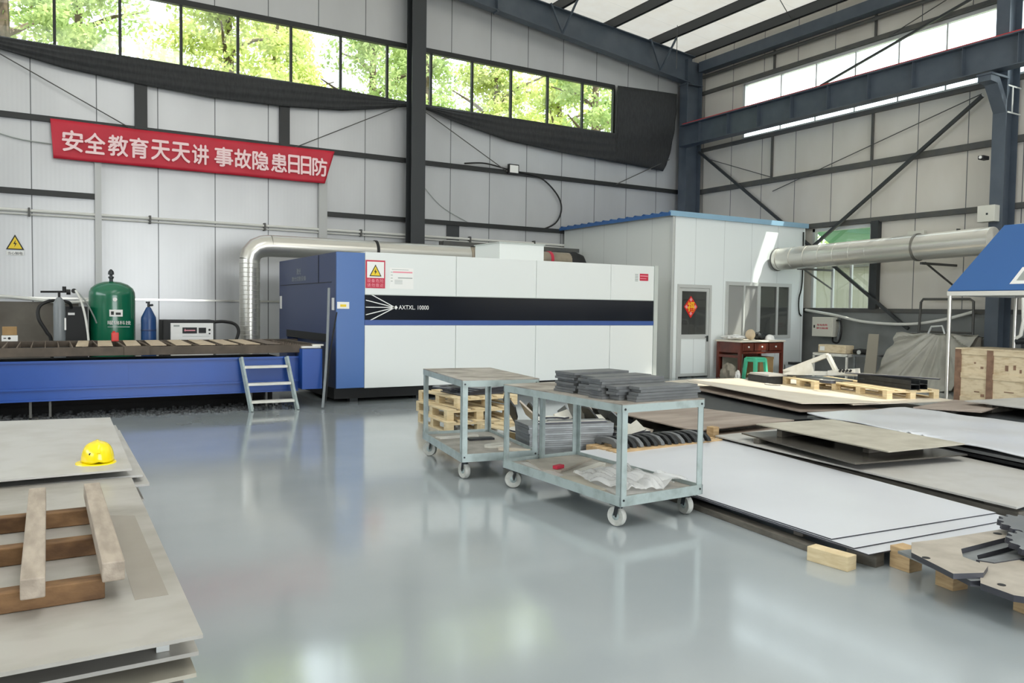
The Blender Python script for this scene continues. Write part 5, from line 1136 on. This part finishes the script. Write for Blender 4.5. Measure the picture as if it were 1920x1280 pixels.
# stack of grey plates behind the front trolley
for i in range(14):
    e = .03*i/13
    q = [(4.42-e+random.uniform(-.01, .01), 7.02), (5.32+e+random.uniform(-.01, .01), 6.78), (5.42+e, 7.12), (4.5-e, 7.45)]
    plate('grey cut plate in the thick stack behind the front trolley, %s' % (ORD[13-i] if 13-i < 9 else ['tenth from the top', 'eleventh from the top', 'twelfth from the top', 'thirteenth from the top', 'lowest'][13-i-9]), q, .04+.0225*(i+1), .0205, 'plate_edge' if i % 3 else 'part_grey', 'thick stack of grey plates', 'cut_plate')
timber('bearer timber under the thick grey plate stack, left', (4.55, 7.0), (4.62, 7.4), .08, .04, 0); timber('bearer timber under the thick grey plate stack, right', (5.2, 6.86), (5.28, 7.16), .08, .04, 0)
part('pale sickle-shaped plate lying on the thick grey plate stack', arc_poly(4.85, 7.2, .16, .25, .3, 3.6), .356, .02, 'part_white', None)
part('pale strip lying along the thick grey plate stack', [(4.5, 7.05), (5.3, 6.85), (5.32, 6.93), (4.52, 7.13)], .356, .016, 'plate_pale', None)
# pallet of curved black brackets
pallet('low wood pallet carrying the row of black brackets', (5.80, 6.60), 1.63, .50, 1.6, 0, 'wood', None)
for i in range(14):
    x = 5.12+.094*i; y0 = 6.62-.004*i
    m = MB(); m.prism_yz([(y0-.22, .142), (y0-.20, .18), (y0-.12, .228), (y0, .24), (y0+.12, .228), (y0+.22, .18), (y0+.23, .142), (y0+.1, .142), (y0+.08, .17), (y0-.08, .17), (y0-.1, .142)], x, x+.05)
    tag(m.build('curved_bracket', 'plate_black' if i % 3 else 'plate_dark', bevel=.006), 'curved steel bracket standing on the low pallet, %s' % (['at the left end of the row']+['number %s from the left of the row' % w for w in ('two', 'three', 'four', 'five', 'six', 'seven', 'eight', 'nine', 'ten', 'eleven', 'twelve', 'thirteen')]+['at the right end of the row'])[i], 'bracket', 'row of curved brackets')

# ================================================================== sheets on the right
G = 'white sheets at the front right'
plate('large white sheet lying lowest in the front right stack', [(4.36, 2.98), (6.05, 2.87), (6.67, 6.54), (4.57, 6.61)], .106, .008, 'plate_white', G, 'sheet_metal', 'sheet')
plate('large white sheet in the middle of the front right stack', [(4.37, 3.09), (6.05, 2.98), (6.67, 6.55), (4.57, 6.61)], .115, .008, 'plate_white', G, 'sheet_metal', 'sheet')
plate('large white sheet on top of the front right stack', [(4.39, 3.27), (6.08, 3.12), (6.68, 6.56), (4.57, 6.61)], .124, .008, 'plate_white', G, 'sheet_metal', 'sheet')
timber('long weathered timber on the floor under the left edge of the front white sheets', (4.60, 5.6), (4.40, 3.40), .1, .045, 0, 'wood_old')
for i, (x, y) in enumerate(((4.5, 3.6), (4.6, 4.8), (4.7, 5.9))): timber('cross bearer under the front white sheets, %s' % n_[i], (x-.03, y), (x+1.25, y), .08, .051, .046, 'wood_old', group='cross bearers under the front sheets')
timber('second long timber on the floor under the right part of the front white sheets', (5.85, 5.9), (5.6, 3.4), .1, .045, 0, 'wood_old')
blk = [(4.265, 3.175, .28, .10, .092, 1.68, 'wood_pale', 'pale wood block on the floor at the corner of the front white sheets'), (4.50, 3.10, .2, .1, .085, 1.68, 'wood_old', 'dark wood block behind the pale one at the front white sheets'),
       (4.62, 2.90, .14, .12, .138, 1.5, 'wood', 'light wood block under the left end of the grey base plate'), (4.55, 2.57, .12, .12, .138, 1.4, 'wood', 'light wood block under the middle of the grey base plate'), (4.54, 2.13, .12, .12, .138, 1.4, 'wood', 'light wood block under the right end of the grey base plate'), (5.5, 2.4, .3, .12, .138, .1, 'wood', 'wood block under the far side of the grey base plate')]
for x, y, a, b, h, r, mm, lb in blk: tag(MB().obox((x, y, 0), a, b, h, r).build('wood_block', mm, bevel=.003), lb, 'wood block')
# thick cut parts bottom right
plate('grey base plate on wood blocks under the thick cut parts at the right edge', [(4.44, 2.84), (4.34, 2.53), (4.36, 2.38), (4.30, 2.08), (4.5, 1.6), (6.2, 1.7), (6.0, 2.66), (5.2, 2.70)], .156, .016, 'part_grey', None)
G = 'thick cut parts at the front right'
def hook(dx, dy, s=1.0, r=0.0):
    P = [(4.29, 2.66), (4.20, 2.46), (4.14, 2.33), (4.30, 2.26), (4.44, 2.31), (4.48, 2.47), (4.62, 2.56), (5.30, 2.56), (5.32, 2.67), (4.68, 2.74), (4.48, 2.78)]
    co, si = math.cos(r), math.sin(r); return [(4.4+dx+s*(co*(x-4.4)-si*(y-2.55)), 2.55+dy+s*(si*(x-4.4)+co*(y-2.55))) for x, y in P]
part('grey hooked thick plate lying lowest on the base plate at the right', hook(.06, -.06), .157, .03, 'part_grey', G, name='cut_plate')
hp_ = part('tan hooked thick plate with a bolt hole lying on top at the right edge', hook(0, 0), .188, .03, 'part_tan', G, name='cut_plate')
MB().lathe([(.022, 0), (.022, .002)], (4.27, 2.56, .2175), 14).build('bolt_hole', 'black', hp_); MB().lathe([(.025, 0), (.025, .002)], (5.15, 2.63, .2175), 14).build('bolt_hole', 'black', hp_)
hp2 = part('tan four-sided thick plate with a bolt hole at the bottom right edge', [(4.20, 2.22), (4.58, 2.43), (4.84, 2.40), (4.74, 2.2), (4.5, 1.86), (4.22, 1.96), (4.17, 2.04)], .157, .034, 'part_tan', G, name='cut_plate')
MB().lathe([(.02, 0), (.02, .002)], (4.27, 2.15, .1915), 14).build('bolt_hole', 'black', hp2)
part('grey straight bar with notched end between the tan plates at the right edge', [(4.56, 2.44), (4.60, 2.36), (5.3, 2.25), (5.34, 2.36)], .157, .04, 'plate_edge', G, name='cut_bar')
def gearpoly(cx, cy, r, n, d):
    P = []
    for k in range(n):
        for f_, rr in ((0, r), (.25, r+d), (.5, r+d), (.75, r)): a = 2*PI*(k+f_)/n; P.append((cx+rr*math.cos(a), cy+rr*math.sin(a)))
    return P
part('dark toothed gear plate lying on the bar at the right edge', gearpoly(5.02, 2.28, .19, 16, .03), .198, .035, 'plate_edge', G, ((5.0, 2.2), 'X', .18), 'gear_plate', 'gear')
part('second dark toothed gear plate behind the first at the right edge', gearpoly(5.32, 2.48, .19, 16, .03), .235, .035, 'plate_dark', G, ((5.3, 2.4), 'X', .1), 'gear_plate', 'gear')
part('grey hooked plate under the gears at the right edge', hook(.45, -.32, .9, -.2), .157, .03, 'part_grey', G, name='cut_plate')

G = 'plates of the middle right stack'
timber('long dark timber under the left edge of the middle right plate stack', (6.72, 6.2), (6.32, 3.05), .1, .115, 0, 'wood_old'); timber('long dark timber under the right edge of the middle right plate stack', (7.95, 6.3), (7.3, 3.15), .1, .115, 0, 'wood_old')
for i in range(6):
    y = 3.3+.6*i; timber('short cross timber under the middle right plate stack, number %s from the near end' % ['one', 'two', 'three', 'four', 'five', 'six'][i], (6.30+.12*(y-3.05), y), (7.4+.18*(y-3.3), y), .09, .03, .116, 'wood_old', group='cross timbers of the middle right stack')
plate('large grey plate at the bottom of the middle right stack', [(6.22, 3.05), (7.62, 3.16), (8.05, 4.9), (8.35, 6.55), (6.62, 6.52)], .164, .016, 'plate_pale', G)
plate('dark shiny plate in the middle right stack with one bright edge', [(6.30, 4.47), (7.72, 4.25), (8.1, 6.0), (6.70, 6.2)], .235, .014, 'plate_shiny', G)
plate('beige plate lying on top of the middle right stack', [(6.62, 4.36), (7.72, 4.28), (8.0, 6.0), (6.86, 6.14)], .335, .012, 'plate_beige', G)
for i, y in enumerate((4.75, 5.8)):
    timber('spacer timber under the beige plate of the middle right stack, %s' % ['near', 'far'][i], (6.85, y), (7.75, y), .07, .086, .236, 'wood_old'); timber('spacer timber under the dark shiny plate, %s' % ['near', 'far'][i], (6.6, y+.1), (7.7, y+.1), .07, .055, .165, 'wood_old')
tag(MB().obox((6.72, 6.66, 0), .1, .1, .24, .1).build('wood_post', 'wood'), 'light wood post standing at the far left corner of the middle right stack', 'wood block')
plate('brown-rusted plate lying beyond the front trolley', [(6.50, 6.72), (8.33, 6.82), (7.9, 9.4), (6.75, 9.5)], .20, .014, 'plate_brown', None)
for i, y in enumerate((7.0, 8.1, 9.2)): timber('bearer timber under the brown-rusted plate, %s' % n_[i], (6.75, y), (7.9, y), .1, .185, 0, 'wood_old')
plate('second brown plate just below the rusted one beyond the front trolley', [(6.62, 6.62), (8.2, 6.7), (7.9, 7.2), (6.6, 7.2)], .12, .014, 'plate_brown', None)
for i, x in enumerate((6.8, 7.9)): timber('short timber under the second brown plate, %s' % ['left', 'right'][i], (x, 6.68), (x, 6.92), .08, .105, 0, 'wood')

G = 'plates of the film-covered stack'
qa = [(8.50, 6.72), (7.70, 3.3), (10.2, 3.2), (10.26, 6.52)]
for i in range(4):
    z = .10+.05*i; plate('dark plate under the white film-covered sheet, %s' % ['lowest', 'third from the top', 'second from the top', 'uppermost'][i], [(a+.03*((i*3) % 4)-.02, b+(.04 if b > 5 else -.0)*(i % 2)) for a, b in qa], z, .03, 'plate_black' if i < 3 else 'plate_dark', G)
for i, y in enumerate((4.0, 5.2, 6.3)): timber('bearer timber under the film-covered stack, %s' % n_[i], (8.2, y), (10, y), .1, .069, 0, 'wood_old')
def cover(u, v):
    x0 = 8.48+(7.68-8.48)*v; x1 = 10.27+(10.22-10.27)*v; y = 6.74+(3.3-6.74)*v+(-.2*u)*(1-v)
    x = x0+(x1-x0)*u; cr = 0
    if u < .12 and .42 < v < .62: cr = (1-u/.12)*.05*math.sin(v*120)*math.sin((v-.42)/.2*PI)
    return (x-(.04*(1-u/.12)*math.sin((v-.42)/.2*PI) if (u < .12 and .42 < v < .62) else 0), y, .288+.006*math.sin(x*5+y*3)+.004*math.sin(y*9-x*7)+cr*.6)
tag(MB().grid(cover, 50, 110).build('covered_sheet', 'plate_white', smooth=True, solid=.012), 'white film-covered sheet crumpled at its near left edge, right of the beige plate', 'sheet')

G = 'plates of the far right stack'
plate('dark plate at the bottom of the far right stack', [(8.5, 9.0), (8.66, 7.2), (12.0, 6.75), (12.3, 10.2), (10.3, 11.0)], .13, .03, 'plate_black', G)
plate('grey-brown plate second from the bottom of the far right stack', [(9.17, 7.42), (10.5, 7.05), (11.8, 10.5), (10.1, 10.72)], .20, .02, 'plate_brown', G)
plate('tan plate of the far right stack carrying the pallets', [(10.0, 7.16), (12.0, 6.80), (12.9, 10.3), (10.9, 10.7)], .278, .014, 'plate_cream', G)
plate('long cream plate on top of the far right stack', [(9.27, 7.47), (10.45, 7.02), (11.55, 10.8), (10.28, 10.98)], .30, .014, 'plate_cream', G)
for i, (x, y) in enumerate(((9.8, 8.0), (10.3, 9.2), (10.8, 10.2))):
    for k, (z, h) in enumerate(((0, .099), (.131, .048), (.201, .06))): timber('spacer timber in the far right stack, %s, %s layer' % (n_[i], ['bottom', 'middle', 'upper'][k]), (x, y), (x+1.4, y-.2), .08, h, z, 'wood_old', group='spacers of the far right stack')
plate('long pale plate on the floor before the cabin and the desk', [(10.9, 11.2), (12.6, 10.9), (13.5, 11.8), (12.8, 13.3), (11.3, 13.0)], .035, .03, 'plate_cream', None)
G = 'plates before the crate'
plate('tan plate lying before the wooden crate', [(10.35, 6.47), (10.75, 5.75), (12.1, 6.1), (11.85, 6.75)], .30, .016, 'plate_brown', G)
plate('white plate at the right edge before the wooden crate', [(11.35, 6.32), (11.0, 4.2), (13.3, 4.1), (13.2, 6.1)], .36, .014, 'plate_pale', G)
plate('dark plate under the tan and white plates before the crate', [(10.5, 6.4), (10.6, 4.3), (13.2, 4.2), (13.0, 6.6)], .22, .03, 'plate_black', G)
for i, y in enumerate((4.8, 6.0)):
    timber('spacer timber under the white plate before the crate, %s' % ['near', 'far'][i], (11.4, y), (12.9, y), .08, .124, .221, 'wood_old'); timber('bearer timber under the dark plate before the crate, %s' % ['near', 'far'][i], (10.8, y), (12.8, y), .1, .189, 0, 'wood_old')
timber('small spacer timber under the tan plate before the crate', (10.75, 6.2), (11.3, 6.3), .07, .062, .221, 'wood_old')

# pallets and loads on the tan plate
ZP = .279
pallet('pale pallet on the tan plate carrying the black steel channels', (11.72, 7.85), -.30, .95, 1.35, ZP, 'wood_pale', None)
pallet('pale pallet on the tan plate carrying the white painted bracket', (11.86, 9.14), -.30, .95, .95, ZP, 'wood_pale', None)
G = 'black steel channels on the pallet'
for i in range(4):
    c_ = (11.72+.20*(i % 2)*1.0, 7.78, ZP+.141+.075*(i//2)); m = MB(); co, si = math.cos(-.30), math.sin(-.30)
    L_ = .62
    for (xa, xb, za, zb) in ((-.085, .085, 0, .008), (-.085, -.077, .008, .07), (.077, .085, .008, .07)):
        vs0 = [(xa,-L_,za),(xb,-L_,za),(xb,L_,za),(xa,L_,za),(xa,-L_,zb),(xb,-L_,zb),(xb,L_,zb),(xa,L_,zb)]
        m.add([(c_[0]+co*x-si*y, c_[1]+si*x+co*y, c_[2]+z) for x, y, z in vs0], [(3,2,1,0),(4,5,6,7),(0,1,5,4),(1,2,6,5),(2,3,7,6),(3,0,4,7)])
    tag(m.build('steel_channel', 'plate_black'), 'black steel channel on the pale pallet, %s' % ['lower front', 'lower back', 'upper front', 'upper back'][i], 'steel channel', G)
part('pale bent strip beside the black channels', arc_poly(11.28, 8.55, .1, .15, 1.5, 4.6), ZP+.141, .05, 'part_white', None)
part('pale long flat bar lying across the black channels', [(11.62, 8.5), (11.68, 8.52), (12.05, 7.1), (11.98, 7.08)], ZP+.292, .02, 'plate_pale', None, name='flat_bar')
wb = thing('painted_bracket', 'large white painted triangular steel bracket lying on the far pallet', 'steel part', (11.75, 9.04, ZP+.14))
def wv(y, z, t_=0.0): return (11.80+.28*(9.4-y)+t_, y-.36, z+.05)
m = MB()
for a, b, w_2 in (((10.1, .46), (9.35, .80), .07), ((10.1, .44), (8.85, .50), .07), ((9.35, .80), (9.2, .52), .05)): m.bar(wv(*a), wv(*b), .12, w_2)
m.add([wv(10.1, .43, -.06), wv(9.6, .66, -.06), wv(9.55, .50, -.06), wv(10.1, .43, -.04), wv(9.6, .66, -.04), wv(9.55, .50, -.04)], [(0,1,2),(5,4,3),(0,3,4,1),(1,4,5,2),(2,5,3,0)]); m.build('frame', 'part_white', wb)
m = MB(); m.bar(wv(9.3, .49), wv(8.85, .55), .22, .09); m.build('vent_block', 'part_white', wb)
for k in range(4): MB().bar(wv(9.08-.055*k, .525, -.115), wv(9.05-.055*k, .575, -.115), .02, .035).build('slot', 'black', wb)
m = MB(); m.obox((11.76, 9.02, ZP+.141), .5, .9, .02, -.28); tag(m.build('steel_plate', 'plate_dark'), 'dark plate lying on the far pallet under the white bracket', 'steel plate')
dr_ = thing('cut_offcuts_box', 'black tray of white offcuts at the left of the far pallet', 'tray', (11.25, 10.0, ZP))
MB().obox((11.52, 10.06, ZP+.002), .45, .6, .14, -.28).build('tray', 'plate_black', dr_, bevel=.005); MB().obox((11.50, 10.03, ZP+.144), .40, .58, .035, -.22).build('lid_sheet', 'plate_pale', dr_)
part('white curved offcut before the black tray', arc_poly(11.22, 9.55, .16, .24, 1.9, 4.0), ZP+.002, .03, 'part_white', None)

bpy.context.view_layer.update()
